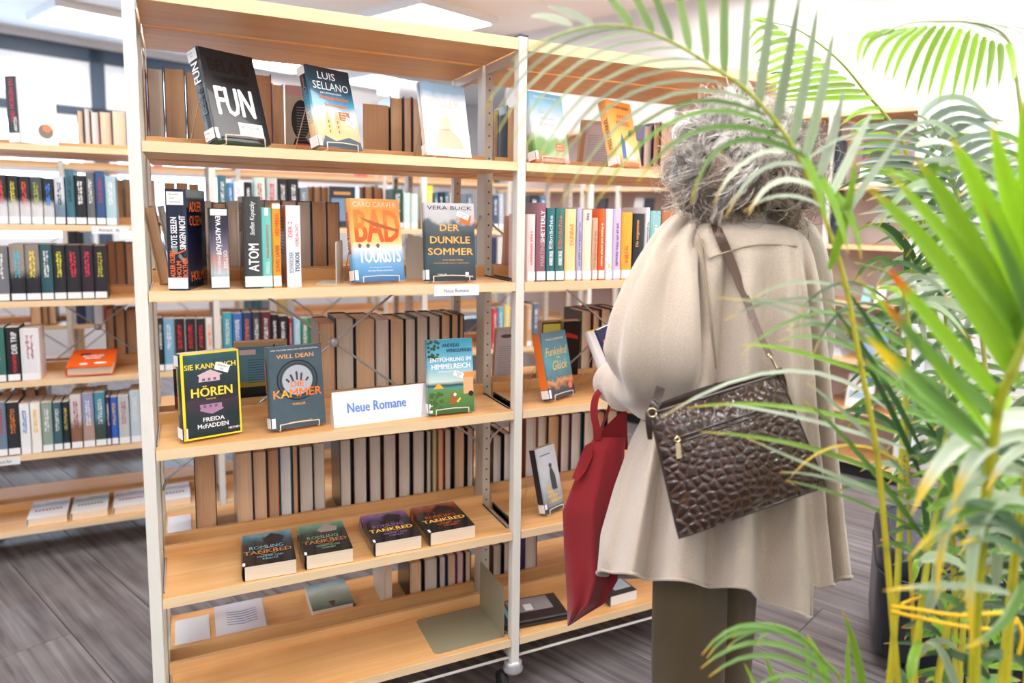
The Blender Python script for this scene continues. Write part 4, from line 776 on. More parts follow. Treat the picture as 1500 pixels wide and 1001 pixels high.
bpage('second', 'second', ZB, YR, [(170, 180, 262, 'b'), (181, 196, 261, 'b'), (214, 226, 262, 't'), (240, 256, 266, 'b'), (257, 275, 266, 'b'), (276, 291, 268, 'b'), (450, 459, 273, 'b'), (460, 469, 273, 't'), (470, 480, 273, 'b'), (526, 533, 273, 'b'), (534, 546, 272, 't'), (547, 560, 274, 'b')])
brow('second', 'third', ZC, YF, [(-14, 10, 362, (110, 112, 116)), (12, 34, 358, ((150, 140, 130), K), (70, 190, 220)), (35, 56, 358, ((140, 130, 124), K), (246, 220, 60)), (57, 75, 358, (40, 84, 90)), (76, 94, 359, K, (230, 220, 60)), (95, 116, 359, K, (220, 50, 70)), (117, 135, 359, (44, 30, 40), (220, 60, 90)), (136, 154, 360, K, (200, 190, 60))])
bpage('second', 'third', ZC, YR, [(155, 167, 355, 'b'), (168, 182, 355, 'b'), (183, 197, 356, 't'), (205, 222, 355, 'b')])
brow('second', 'fourth', ZD, YF, [(-22, 5, 480, (60, 110, 100)), (7, 26, 480, K, (230, 230, 230), [('DER TRIP', .52, .40, .42, .85, (240, 240, 240)), ('FIONA BARTON', .18, .32, .30, .75, (210, 50, 60))]), (28, 56, 482, (226, 226, 228), (180, 120, 130)),
    (222, 229, 470, (130, 130, 140)), (230, 238, 466, (30, 32, 38)), (239, 254, 467, (120, 170, 200), (240, 240, 240)), (255, 270, 467, K, (220, 50, 50)), (271, 286, 467, K, (220, 50, 50)), (287, 300, 467, K, (220, 60, 50)), (301, 311, 466, (240, 236, 230), (240, 110, 40)),
    (326, 339, 458, (70, 160, 176)), (340, 354, 459, (60, 110, 180)), (355, 368, 458, (40, 64, 110), (230, 120, 60)), (369, 381, 457, (60, 60, 64)), (382, 396, 457, (90, 40, 50)), (397, 407, 461, K), (408, 421, 463, K), (423, 428, 466, (150, 40, 60)), (430, 440, 466, (160, 204, 226)), (441, 452, 466, (80, 140, 110)), (453, 462, 466, (70, 150, 100)), (463, 470, 466, (180, 200, 90)), (471, 479, 466, (220, 110, 90)),
    (722, 729, 452, (210, 70, 80)), (730, 738, 450, (110, 180, 210)), (739, 748, 448, (230, 210, 120)), (772, 780, 447, (200, 160, 120)), (781, 790, 445, (90, 110, 130))])
bpage('second', 'fourth', ZD, YR, [(153, 166, 453, 'b'), (167, 182, 453, 'b'), (183, 200, 454, 'b')])
brow('second', 'fifth', ZE, YF, [(-10, 7, 590, (110, 130, 150), (180, 60, 70)), (8, 26, 590, (40, 42, 46), (230, 130, 50)), (27, 42, 592, (236, 236, 238), (70, 130, 200)), (43, 58, 591, (240, 238, 230), (250, 190, 40)), (59, 75, 590, (140, 160, 146)), (76, 89, 590, (60, 96, 110)), (90, 100, 589, (30, 40, 48), (210, 190, 80)), (101, 118, 579, ((216, 206, 206), (140, 100, 76)), (140, 60, 60)), (119, 136, 577, ((150, 150, 186), (176, 150, 140))), (137, 153, 575, ((70, 140, 156), (60, 80, 70))), (154, 160, 582, (50, 40, 80)), (161, 171, 582, (50, 100, 190), (240, 190, 80)), (172, 188, 580, (190, 196, 196), (190, 100, 110)), (189, 204, 573, (190, 206, 216))])
bpage('second', 'fifth', ZE, YR, [(-20, 0, 575, 't'), (2, 16, 574, 't'), (17, 34, 572, 'b'), (35, 52, 571, 't'), (53, 68, 570, 'b')])
bpage('second', 'top', ZA, YR, [(112, 121, 161, 'c'), (122, 131, 158, 'w'), (132, 144, 163, 'w'), (145, 162, 163, 'c'), (163, 184, 162, 'c')])
o, F, S = show('book with black spine and pale flower cover displayed on the second rack', 31, ZA, YF+.01, 48, 1, .050, .235, .150, cov((240, 238, 236)), sticker=False)
patch(o, S, rect(.0, .0, .05, .235), K_ := ink((36, 44, 50)), 'black_spine', .0004); patch(o, S, rect(.0, .0, .05, .035), WHITE, 'sticker', .0006); lettering(o, 'UND MORGEN DU', S, .036, .075, .020, ink((200, 40, 70)), w=.15, rot=90, bold=.01); lettering(o, 'ARNTZEN', S, .042, .04, .014, WHT, w=.05, rot=90, bold=.01)
patch(o, F, disc(.10, .05, .03, .026), ink((120, 116, 112)), 'printed_nest'); patch(o, F, disc(.105, .062, .018, .014), ink((236, 130, 90)), 'printed_flower', .0009)
for i, s in enumerate(('ARNTZEN', 'UND', 'MORGEN', 'DU')): lettering(o, s, F, .03, .19-.027*i, .018, ink((236, 214, 216)), bold=0)
book('slim book leaning beside the flower-covered display book, second rack', .014, .20, .13, cov((150, 116, 104)), P_GREY, Mup(xa(71, ZA, YF+.10), YF+.10, ZA, 0, -7), False, True)
o, B, d = back_show('picture book standing face out among the brown page edges, second rack', 482, 520, 271, ZB, Y2+.07, .13, .18, cov((60, 66, 80)), 5, w=.02)
patch(o, B, rect(.01, .03, d-.01, .13), ink((120, 150, 180)), 'printed_picture', .0006); patch(o, B, rect(.02, .145, d-.02, .158), GOLD, 'title_print', .0006)
o, F, S = flat('orange hardback Royaler Mord tilted on its stand, second rack', xa(97, ZD, Y2+.02), Y2+.01, ZD+.006, -4, .034, .17, .155, cov((236, 96, 30)), P_CREAM, True, tilt=14)
lettering(o, 'ROYALER', F, .045, .095, .016, WHT, w=.07, bold=.01); lettering(o, 'MORD', F, .055, .074, .016, WHT, w=.05, bold=.01); patch(o, F, disc(.05, .12, .02, .012), ink((120, 40, 20)), 'printed_crow'); patch(o, F, disc(.055, .03, .014, .008), WHT, 'printed_bird'); patch(o, F, disc(.11, .035, .022, .008), WHT, 'printed_birds')
for i, (pa, pb, c) in enumerate(((39, 98, (160, 180, 210)), (104, 158, (150, 190, 190)), (166, 218, (180, 170, 190)), (226, 280, (190, 190, 190)))):
    y = Y2+.02; a, b_ = xa(pa, ZG, y), xa(pb, ZG, y)
    o, F, S = flat('misty-covered paperback lying flat, %s on the lowest shelf of the second rack' % ORD[i], a, y, ZG, 2, .030, .19, b_-a, ramp_mat('misty_cover_%d' % i, [(0, (224, 224, 226)), (.4, (210, 214, 216)), (.6, c), (.75, (120, 120, 130)), (1, (230, 230, 232))], .19, noise=.4), P_CREAM)
    lettering(o, 'FAMILIENROMAN', F, .02, .07, .018, ink((150, 60, 60)), w=(b_-a)*.7, bold=0) if 0 else [patch(o, F, rect((b_-a)*(.15+.09*k), .07, (b_-a)*(.21+.09*k), .088), ink((150, 50, 60)), 'title_print') for k in range(8)]
# third rack
rg = random.Random(11)
def fill(rk, shelf, z, y, pa, pb, sizes=(9, 15), ht=(.18, .215)):
    items = []; p = pa
    while p < pb:
        wd = rg.uniform(*sizes); h = rg.uniform(*ht); x = xa(p+wd/2, z, y); top = prj((x, y, z+h))[1]
        c = rg.choice([(34, 36, 44), (44, 60, 96), (60, 110, 130), (200, 204, 210), (226, 226, 226), (30, 34, 38), (120, 140, 160), (170, 60, 60), (90, 120, 140), (210, 190, 120)])
        items.append((p, p+wd, top, c)); p += wd+.6
    brow(rk, shelf, z, y, items, True)
Y3F = Y3+.008
fill('third', 'second', ZB, Y3F, -10, 84); fill('third', 'second', ZB, Y3F, 98, 198)
fill('third', 'third', ZC, Y3F, 99, 130)
fill('third', 'fourth', ZD, Y3F, 98, 152, (10, 14)); fill('third', 'fourth', ZD, Y3F, 356, 420, (10, 14)); 
fill('third', 'top', ZA, Y3F, 214, 300, (9, 14), (.05+.1, .17)) if 0 else None
brow('third', 'top', ZA, Y3F, [(524, 538, 180, (226, 110, 110)), (222, 236, 190, (226, 150, 140)), (716, 724, 180, (220, 200, 60)), (725, 733, 184, (60, 90, 90))], True)
fill('third', 'second', ZB, Y3F, 480, 560, (10, 14)); fill('third', 'third', ZC, Y3F, 660, 745, (9, 13))
bpage('third', 'fourth', ZD, Y3+.05, [(155, 166, 447, 'b'), (44, 60, 455, 't'), (61, 70, 455, 'b'), (71, 82, 455, 't')])
# things on the wall bookcase
def wall_item(label, cat, name, px0, px1, top, z, rgb, lean=.04, th=.02, art=None):
    d0, d1 = ray(px0, top), ray(px1, top); n = E1
    def hit(d): k = (SF+.05-CAM@n)/(d@n); return CAM+k*d
    a, b_ = hit(d0), hit(d1); t0, t1 = sorted((a@E2, b_@E2)); h = (a[2]+b_[2])/2-z
    o = empty(name); o.matrix_world = ROT @ Matrix.Translation((SF+.05, t0, z)); tag(o, label, cat)
    w = t1-t0; v = [(0, 0, 0), (0, w, 0), (lean, w, h), (lean, 0, h), (th, 0, 0), (th, w, 0), (lean+th, w, h), (lean+th, 0, h)]
    mesh('cover', v, [(0, 3, 2, 1), (4, 5, 6, 7), (0, 1, 5, 4), (2, 3, 7, 6), (1, 2, 6, 5), (0, 4, 7, 3)], cov(rgb), o)
    for (u0, v0, u1, v1, c) in art or []:
        q = [(lean*b-.0006, w*a, h*b) for a, b in ((u0, v0), (u0, v1), (u1, v1), (u1, v0))]; mesh('printed_patch', q, [(0, 1, 2, 3)], ink(c), o)
wall_item('magazine with black and pink cover on the second shelf of the wall bookcase', 'magazine', 'magazine', 1262, 1302, 206, 1.24+.31, (236, 236, 240), art=[(0, .6, 1, 1, (60, 66, 76)), (0, .45, 1, .6, (206, 60, 90))]) if 0 else wall_item('magazine with black and pink cover standing on the wall bookcase', 'magazine', 'magazine', 1262, 1302, 206, 1.555, (236, 236, 240), art=[(0, .6, 1, 1, (60, 66, 76)), (0, .45, 1, .6, (206, 60, 90)), (.2, .1, .9, .3, (170, 200, 226))])
wall_item('dark box file standing beside the magazine on the wall bookcase', 'box', 'box_file', 1222, 1234, 205, 1.24, (50, 60, 74), .0, .08)
wall_item('dark blue-grey catalogue standing on the second shelf of the wall bookcase', 'book', 'catalogue', 1216, 1228, 165, 1.55, (60, 78, 96), .0, .06)
wall_item('white leaflet with blue dot standing on the fourth shelf of the wall bookcase', 'leaflet', 'leaflet', 1240, 1280, 552, .37, (240, 242, 246), art=[(.05, .72, .35, .98, (120, 160, 200)), (.3, .3, .9, .5, (170, 200, 226))])
wall_item('blue and white leaflet half hidden behind palm leaves, wall bookcase', 'leaflet', 'leaflet', 1266, 1300, 478, .635, (150, 180, 220))
o = empty('magazine_stack'); o.matrix_world = ROT @ Matrix.Translation((SF+.04, -.28, .635)); tag(o, 'pile of white magazines lying beside the coat on the wall bookcase', 'magazines', None)
for k in range(5): MB().box((.0, .0+.004*k, .009*k), (.2, .26-.003*k, .009*k+.0085), .001).build('magazine', cov((228-8*k, 228-7*k, 230-5*k)), o)
for k, (px, c) in enumerate(((1110, (90, 110, 140)), (1128, (200, 80, 70)), (1146, (230, 230, 230)), (1262, (80, 160, 180)), (1282, (240, 240, 236)), (870, (60, 66, 74)), (925, (226, 230, 232)), (938, (40, 44, 60)))):
    wall_item('%s booklet, %s along the middle shelves of the wall bookcase' % (cname(c), ORD[k]), 'booklet', 'booklet', px, px+14, (420 if 1200 < px < 1300 else 200) if px > 1000 else 290, (.94 if 1200 < px < 1300 else 1.55) if px > 1000 else 1.24, c)
# hanging sign far behind the near rack
o = empty('hanging_sign'); o.matrix_world = Matrix.Translation(Vector(at(530, 150, 6.3))) @ ROT; tag(o, 'white hanging sign with faint grey letters ung beneath the far ceiling', 'sign')
MB().box((-.32, 0, -.09), (.32, .02, .09), .002).build('sign_board', WFR, o); FR = Matrix(((1, 0, 0, 0), (0, 0, -1, -.001), (0, 1, 0, 0), (0, 0, 0, 1))); lettering(o, 'ung', FR, .10, -.05, .075, ink((200, 206, 216)), bold=0)
MB().tube([(-.25, .01, .09), (-.25, .01, ROOM_Z-o.matrix_world.translation.z)], .003).build('hanger', STEEL, o); MB().tube([(.25, .01, .09), (.25, .01, ROOM_Z-o.matrix_world.translation.z)], .003).build('hanger', STEEL, o)
# section labels on the second rack
for i, (p0, p1, z, t) in enumerate(((134, 189, ZB, 'Romane   Ar'), (-20, 29, ZE, 'Romane Bar'), (94, 134, ZD+0, None))):
    if not t: continue
    a, b_ = xa(p0, z, Y2-.002), xa(p1, z, Y2-.002); o = empty('shelf_label', (a, Y2-.001, z-.032)); tag(o, 'white shelf label reading %s on the %s shelf of the second rack' % (t, ('second', 'fifth')[i]), 'label')
    MB().box((0, -.0015, 0), (b_-a, 0, .028)).build('holder', WFR, o); FR = Matrix(((1, 0, 0, 0), (0, 0, -1, -.0016), (0, 1, 0, 0), (0, 0, 0, 1))); lettering(o, t, FR, (b_-a)*.2, .009, .011, INK, w=(b_-a)*.55, bold=0, name='lettering')
# ================================================================== WOMAN
F0 = 1.5
FH = np.array([math.sin(YAW), math.cos(YAW), 0.0]); RH = np.array([math.cos(YAW), -math.sin(YAW), 0.0])
def wp(px, py, dy=0.0):
    """point in the upright plane F0+dy ahead of the camera, in the woman's own axes (x right, y ahead, z up)"""
    d = ray(px, py); k = (F0+dy)/(d@FH); p = CAM+k*d; q = p-CAM
    return np.array([q@RH-PX0, q@FH-F0, p[2]])
PX0 = 0; PX0 = wp(1085, 500)[0]
PB = CAM+RH*PX0+FH*F0; PB[2] = 0
woman = empty('person', tuple(PB)); woman.matrix_world = Matrix.Translation(Vector(PB)) @ Matrix.Rotation(-YAW, 4, 'Z')
tag(woman, 'person with curly grey hair, wide beige coat and olive trousers, browsing with back turned', 'person')
def pmesh(name, v, f, m, parent=None, smooth=True): return mesh(name, v, f, m, parent or woman, smooth)
SKIN = mat('skin', (222, 178, 156), .5, bump=.1, bscale=300)
# body: one skinned figure
LEGC = {-1: (wp(1004, 990)[0]+.005, -.02), 1: (wp(1067, 990)[0], .08)}
J = []; Eg = []; RAD = []
def jn(p, r, par=None):
    J.append(tuple(map(float, p))); RAD.append(r)
    if par is not None: Eg.append((par, len(J)-1))
    return len(J)-1
hx, hz = wp(1094, 240)[0], wp(1094, 240)[2]
pel = jn((-.04, .02, .88), (.10, .08)); sp = jn((-.02, .02, 1.02), (.10, .075), pel); ch = jn((0, .02, 1.16), (.11, .075), sp); nb = jn((.005, .02, 1.27), (.06, .05), ch)
nk = jn((hx, .01, 1.37), (.052, .052), nb); h1 = jn((hx, .03, hz-.06), (.062, .070), nk); h2 = jn((hx, .03, hz+.01), (.074, .088), h1); h3 = jn((hx, .025, hz+.07), (.058, .07), h2)
nose = jn((hx, .125, hz-.025), (.012, .014), h2); chin = jn((hx, .095, hz-.085), (.022, .020), h1)
for s in (-1, 1): jn((hx+s*.078, .02, hz-.02), (.012, .02), h2)
for s in (-1, 1):
    lc = LEGC[s]; hp = jn((lc[0]*.9, lc[1], .80), (.060, .060), pel); kn = jn((lc[0], lc[1]+.01, .46), (.048, .048), hp); an = jn((lc[0], lc[1], .10), (.034, .034), kn); jn((lc[0], lc[1]+.10, .035), (.030, .024), an)
sl = jn(wp(1014, 362, .02), (.036, .036), nb); el = jn(wp(985, 535, .02), (.036, .036), sl); wr = jn(wp(905, 545, .27), (.026, .026), el)
sr = jn(wp(1150, 366, .03), (.034, .034), nb); er = jn(wp(1168, 500, .13), (.034, .034), sr); wr2 = jn(wp(1152, 520, .30), (.026, .026), er)
pm_ = jn(wp(903, 526, .335), (.024, .016), wr); HB = wp(893, 505, .33)
for i, (dx, dz, ln) in enumerate(((-.030, .006, .05), (-.012, .020, .062), (.006, .026, .066), (.022, .022, .060))):
    a = jn(np.array(wp(903, 526, .335))+(dx*.5, .02, .012+dz*.3), (.0095, .009), pm_); b_ = jn(np.array(wp(903, 526, .335))+(dx, .035, .02+dz), (.0085, .008), a); c_ = jn(np.array(wp(903, 526, .335))+(dx, .045-.02, .02+dz+ln*.5), (.0078, .0075), b_); jn(np.array(wp(903, 526, .335))+(dx-.004, .01, .018+dz+ln*.75), (.0065, .006), c_)
a = jn(np.array(wp(903, 526, .335))+(.028, -.002, .010), (.011, .010), pm_); b_ = jn(np.array(wp(903, 526, .335))+(.036, -.006, .035), (.010, .009), a); jn(np.array(wp(903, 526, .335))+(.026, -.006, .058), (.008, .007), b_)
W2 = wp(1152, 520, .30)-np.array((.15, .30, 1.0)); pr_ = jn(W2+(.148, .36, 1.02), (.024, .016), wr2)
for i in range(4):
    a = jn(W2+(.125+.016*i, .40, 1.04+.01*(i in (1, 2))), (.009, .009), pr_); b_ = jn(W2+(.122+.017*i, .43, 1.03), (.008, .008), a); jn(W2+(.122+.017*i, .44, 1.005), (.007, .007), b_)
a = jn(W2+(.115, .37, 1.0), (.011, .011), pr_); jn(W2+(.10, .40, .985), (.009, .009), a)
me = bpy.data.meshes.new('body'); me.from_pydata(J, Eg, []); me.update(); body = newobj('body', me, woman)
md = body.modifiers.new('Skin', 'SKIN'); md.use_smooth_shade = True
for i, sv in enumerate(me.skin_vertices[0].data): sv.radius = RAD[i]; sv.use_root = (i == 0)
sb = body.modifiers.new('Sub', 'SUBSURF'); sb.levels = 1; sb.render_levels = 2
dg = bpy.context.evaluated_depsgraph_get(); me2 = bpy.data.meshes.new_from_object(body.evaluated_get(dg)); body.modifiers.clear(); body.data = me2; me2.materials.clear(); me2.materials.append(SKIN); me2.polygons.foreach_set('use_smooth', [True]*len(me2.polygons)); me2.name = 'body'
for s in (-1, 1):
    MB().lathe([(.001, -.011), (.008, -.008), (.0115, 0), (.008, .008), (.001, .011)], (hx+s*.031, .103, hz+.008), 12, 1).build('eye', WHITE, woman, True)
MB().tube([(hx-.022, .112, hz-.055), (hx, .119, hz-.052), (hx+.022, .112, hz-.055)], [.003, .005, .003], 8).build('mouth', mat('lips', (176, 96, 92), .5), woman, True)
# --- coat -----------------------------------------------------------
def fleece(name, rgb, bump=.9, scale=300, sheen=.6, rough=.95):
    m = bpy.data.materials.new(name); m.use_nodes = True; nt, N, L, b = nodes(m)
    b.inputs['Roughness'].default_value = rough; b.inputs['Sheen Weight'].default_value = sheen; b.inputs['Sheen Roughness'].default_value = .5; b.inputs['Specular IOR Level'].default_value = .15
    tc = N.new('ShaderNodeTexCoord'); nz = N.new('ShaderNodeTexNoise'); nz.inputs['Scale'].default_value = scale; nz.inputs['Detail'].default_value = 6; L.new(tc.outputs['Object'], nz.inputs['Vector'])
    mx = N.new('ShaderNodeMixRGB'); mx.inputs[1].default_value = lin([c*.88 for c in rgb]); mx.inputs[2].default_value = lin([min(255, c*1.06) for c in rgb]); L.new(nz.outputs['Fac'], mx.inputs[0]); L.new(mx.outputs[0], b.inputs['Base Color'])
    bp = N.new('ShaderNodeBump'); bp.inputs['Strength'].default_value = bump; bp.inputs['Distance'].default_value = .0015; L.new(nz.outputs['Fac'], bp.inputs['Height']); L.new(bp.outputs[0], b.inputs['Normal'])
    return m
COAT = fleece('beige_wool_fleece', (200, 184, 168))
# rings: photo row, left edge, right edge, half depth, coat centre shift ahead
RG = [(322, 1046, 1122, .060, .01), (327, 1022, 1146, .085, .01), (334, 1004, 1166, .105, .01), (345, 994, 1178, .115, .01), (370, 994, 1186, .125, .01), (420, 1002, 1194, .135, .01), (480, 1000, 1200, .14, .01), (540, 985, 1206, .145, .01), (600, 954, 1212, .155, .015), (660, 925, 1218, .17, .02), (730, 900, 1224, .185, .02), (800, 880, 1232, .20, .02), (868, 874, 1237, .21, .02)]
RT_ = np.array([[wp(a, r)[2], wp(a, r)[0], wp(b_, r)[0], dd, dy] for r, a, b_, dd, dy in RG])
def coat_ring(z):
    zs = RT_[::-1, 0]; f = lambda c: np.interp(z, zs, RT_[::-1, c]); return f(1), f(2), f(3), f(4)
# folds on the back: photo column at the shoulders and at the hem, width, depth (+ towards us)
FOLD = [(1056, 1018, .014, -.050), (1080, 1052, .020, .030), (1106, 1092, .020, -.045), (1130, 1130, .015, .028), (1149, 1182, .008, .050), (1158, 1192, .009, -.055), (1174, 1212, .014, .035), (1030, 965, .02, .030), (1018, 930, .014, -.042), (1006, 905, .014, .034), (1000, 884, .008, -.028)]
ZT, ZH = wp(1085, 340)[2], wp(1085, 860)[2]
def coat_pt(u, z, off=0.0, fold=True):
    """u in [0,1) round the body: 0 = right side, .25 = ahead, .5 = left side, .75 = back"""
    l, r, dd, dy = coat_ring(z); a = 2*math.pi*u; c, s = math.cos(a), math.sin(a)
    ex = 2/2.5; cx_ = math.copysign(abs(c)**ex, c); sy_ = math.copysign(abs(s)**ex, s)
    x = (l+r)/2+(r-l)/2*cx_; y = dy+dd*sy_
    t = min(1, max(0, (ZT-z)/(ZT-ZH)))
    if not fold: return np.array([x, y, z])
    if s < .25:
        k = min(1, (.25-s)/.5)
        for p0, p1, w, am in FOLD:
            xx = wp(p0+(p1-p0)*t, 340+520*t)[0]; g = math.exp(-((x-xx)/(w*(1+.7*t)))**2); y -= am*g*k*(.35+.75*min(1, t*1.6))*min(1, t*8)
    else:
        y += .012*math.sin(a*9)*t
    n = np.array([c, s, 0]); return np.array([x, y, z])+n*off
def hem(u):
    """hem height: the wide panel dips behind the right hip"""
    q_ = coat_pt(u, ZH, fold=False); x = q_[0]; px = 1085+x*1083/(F0+q_[1]); c, s = math.cos(2*math.pi*u), math.sin(2*math.pi*u)
    row = np.interp(px, [868, 880, 905, 960, 1040, 1090, 1120, 1150, 1172, 1184, 1187, 1200, 1232, 1240], [832, 840, 848, 856, 862, 868, 880, 894, 904, 903, 858, 860, 856, 846])
    if s > 0: row = row*(1-s)+848*s if s < 1 else 848
    return wp(1085, row, q_[1])[2]
NU, NV = 288, 100; V = []
for j in range(NV):
    for i in range(NU):
        u = i/NU; v = j/(NV-1); z0 = RT_[0, 0]; z = z0+(hem(u)-z0)*(v**.92 if v > 0 else 0)
        p = coat_pt(u, z); p[2] -= .60*(p[1]-coat_pt(u, z, fold=False)[1])*v**2; V.append(p)
Fc = [(j*NU+i, j*NU+(i+1) % NU, (j+1)*NU+(i+1) % NU, (j+1)*NU+i) for j in range(NV-1) for i in range(NU)]
coat = pmesh('coat', V, [q[::-1] for q in Fc], COAT); so = coat.modifiers.new('thick', 'SOLIDIFY'); so.thickness = .005; so.offset = -1
# hem stitching roll and yoke seam
hr = [np.array(V[(NV-1)*NU+i]) for i in range(NU)]+[np.array(V[(NV-1)*NU])]
MB().tube(hr, .0035, 6, False).build('hem_roll', COAT, coat, True)
def surf(px, py, off=.002):
    """the coat's back surface under a photo point"""
    best = None
    for _ in range(1):
        y = -.12
        for _k in range(6):
            q = wp(px, py, y); z = q[2]; us = np.linspace(.5, 1.0, 200); P = [coat_pt(u, z) for u in us]; i = min(range(200), key=lambda i: abs(P[i][0]-q[0])); y = P[i][1]
        q = wp(px, py, y-off)
    return q
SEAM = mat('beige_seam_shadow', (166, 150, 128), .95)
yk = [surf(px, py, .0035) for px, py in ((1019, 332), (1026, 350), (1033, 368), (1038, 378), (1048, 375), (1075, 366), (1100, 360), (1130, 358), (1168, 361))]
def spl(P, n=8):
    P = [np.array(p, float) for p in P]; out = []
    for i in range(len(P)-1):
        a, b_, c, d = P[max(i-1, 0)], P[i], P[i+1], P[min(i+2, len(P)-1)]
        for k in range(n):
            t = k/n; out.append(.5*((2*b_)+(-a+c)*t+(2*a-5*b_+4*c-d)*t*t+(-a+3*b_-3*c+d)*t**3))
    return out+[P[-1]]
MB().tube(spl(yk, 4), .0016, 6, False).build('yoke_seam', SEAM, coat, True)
# collar
cl = []; 
for j, (zz, gr) in enumerate(((-.012, 1.06), (.008, 1.0), (.026, .93), (.034, .98), (.016, 1.10))):
    for i in range(48):
        a = 2*math.pi*i/48; cl.append((hx+.076*gr*math.cos(a)-.004, .012+.068*gr*math.sin(a), RT_[0, 0]+zz+.004*math.sin(3*a)))
pmesh('collar', cl, [(j*48+i, j*48+(i+1) % 48, (j+1)*48+(i+1) % 48, (j+1)*48+i) for j in range(4) for i in range(48)], COAT, coat).modifiers.new('t', 'SOLIDIFY').thickness = .004
# sleeves
def sleeve(name, path, seg=56, folds=(), ref=(0, 1, 0)):
    P = spl([p for p, _, _ in path], 9); n = len(P); R1 = np.interp(np.linspace(0, len(path)-1, n), range(len(path)), [a for _, a, _ in path]); R2 = np.interp(np.linspace(0, len(path)-1, n), range(len(path)), [b for _, _, b in path])
    V = []; up = np.array(ref, float)
    for i in range(n):
        t = P[min(i+1, n-1)]-P[max(i-1, 0)]; t /= np.linalg.norm(t); b_ = up-t*(t@up); b_ /= np.linalg.norm(b_); a = np.cross(b_, t); s = i/(n-1)
        for j in range(seg):
            q = 2*math.pi*j/seg; k = 1.0
            for (q0, s0, wq, ws, am) in folds:
                dq = (q-q0+math.pi) % (2*math.pi)-math.pi; k += am*math.exp(-(dq/wq)**2-((s-s0)/ws)**2)
            V.append(P[i]+a*R1[i]*k*math.cos(q)+b_*R2[i]*k*math.sin(q))
    F_ = [(i*seg+j, i*seg+(j+1) % seg, (i+1)*seg+(j+1) % seg, (i+1)*seg+j) for i in range(n-1) for j in range(seg)]+[tuple(range(seg))]
    o = pmesh(name, V, F_, COAT, coat); o.modifiers.new('t', 'SOLIDIFY').thickness = .004
    rim = V[-seg:]+[V[-seg]]; MB().tube(rim, .003, 6, False).build('cuff_roll', COAT, o, True) if 0 else None
    return o
sleeve('sleeve', [(wp(1020, 322), .018, .03), (wp(1004, 336), .040, .06), (wp(985, 372, -.01), .056, .075), (wp(974, 420, -.03), .080, .085), (wp(968, 470, -.05), .102, .09), (wp(966, 512, -.05), .112, .095), (wp(962, 546, .0), .086, .085), (wp(938, 562, .10), .058, .07), (wp(912, 564, .18), .050, .055), (wp(893, 560, .24), .045, .045)],
       folds=((4.3, .32, .22, .35, .26), (3.8, .34, .16, .35, -.26), (4.8, .30, .16, .30, -.28), (5.3, .40, .20, .3, .20), (5.8, .35, .2, .3, -.2), (3.2, .5, .25, .25, .20), (4.6, .70, .45, .05, .16), (4.4, .77, .5, .035, -.18), (4.5, .84, .5, .035, .14), (4.4, .90, .5, .03, -.12), (3.9, .10, .20, .14, .34), (4.3, .12, .14, .14, -.34), (4.75, .12, .16, .14, .30), (5.15, .12, .14, .14, -.38), (5.6, .12, .2, .14, .25), (6.0, .14, .2, .12, -.2)))
sleeve('sleeve', [(wp(1150, 326, .02), .02, .03), (wp(1166, 345, .03), .042, .055), (wp(1178, 400, .06), .055, .06), (wp(1180, 470, .10), .062, .065), (wp(1176, 520, .15), .062, .065), (wp(1160, 530, .22), .05, .05), (wp(1148, 520, .28), .042, .042)])
# sleeve seam down from the shoulder
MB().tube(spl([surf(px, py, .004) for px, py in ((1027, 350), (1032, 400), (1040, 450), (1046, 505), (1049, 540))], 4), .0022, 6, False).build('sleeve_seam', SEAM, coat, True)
# --- trousers and shoes ----------------------------------------------
TR = bpy.data.materials.new('olive_satin_trousers'); TR.use_nodes = True; b_ = TR.node_tree.nodes['Principled BSDF']; b_.inputs['Base Color'].default_value = lin((80, 66, 42)); b_.inputs['Roughness'].default_value = .5; b_.inputs['Sheen Weight'].default_value = .1
def leg(cx0, cy0, cx1, cy1, r0, r1, ph):
    V = []; n, seg = 46, 48
    for i in range(n):
        t = i/(n-1); z = .84+(.06-.84)*t; cx_, cy_ = cx0+(cx1-cx0)*t, cy0+(cy1-cy0)*t; r = r0+(r1-r0)*min(1, t*1.1)
        for j in range(seg):
            q = 2*math.pi*j/seg; k = 1+.05*math.sin(3*q+ph+4*t)*(.4+t)+.035*math.sin(5*q-ph+9*t); crease = .06*math.exp(-((q-4.4)/.10)**2); V.append((cx_+r*(k+crease)*math.cos(q), cy_+r*1.12*(k+crease)*math.sin(q), z))
    return V, [(i*seg+j, i*seg+(j+1) % seg, (i+1)*seg+(j+1) % seg, (i+1)*seg+j) for i in range(n-1) for j in range(seg)]
tv, tf = leg(wp(998, 900)[0], -.02, wp(1004, 990)[0]+.01, -.02, .080, .074, 0); tw, tg = leg(wp(1066, 900)[0], .07, wp(1068, 990)[0], .09, .078, .066, 2)
trm = MB().add(tv, [q[::-1] for q in tf]).add(tw, [q[::-1] for q in tg])
MBt = [(0, 0)]; rr = [(.155, .84), (.15, .95), (.14, 1.04)]
trm.lathe([(.02, .80), (.13, .81), (.15, .86), (.14, .95), (.125, 1.04)], (-.05, .02, 0), 40); tq = trm.build('trousers', TR, woman, True); tag(tq, 'olive satin trousers with a pressed crease')
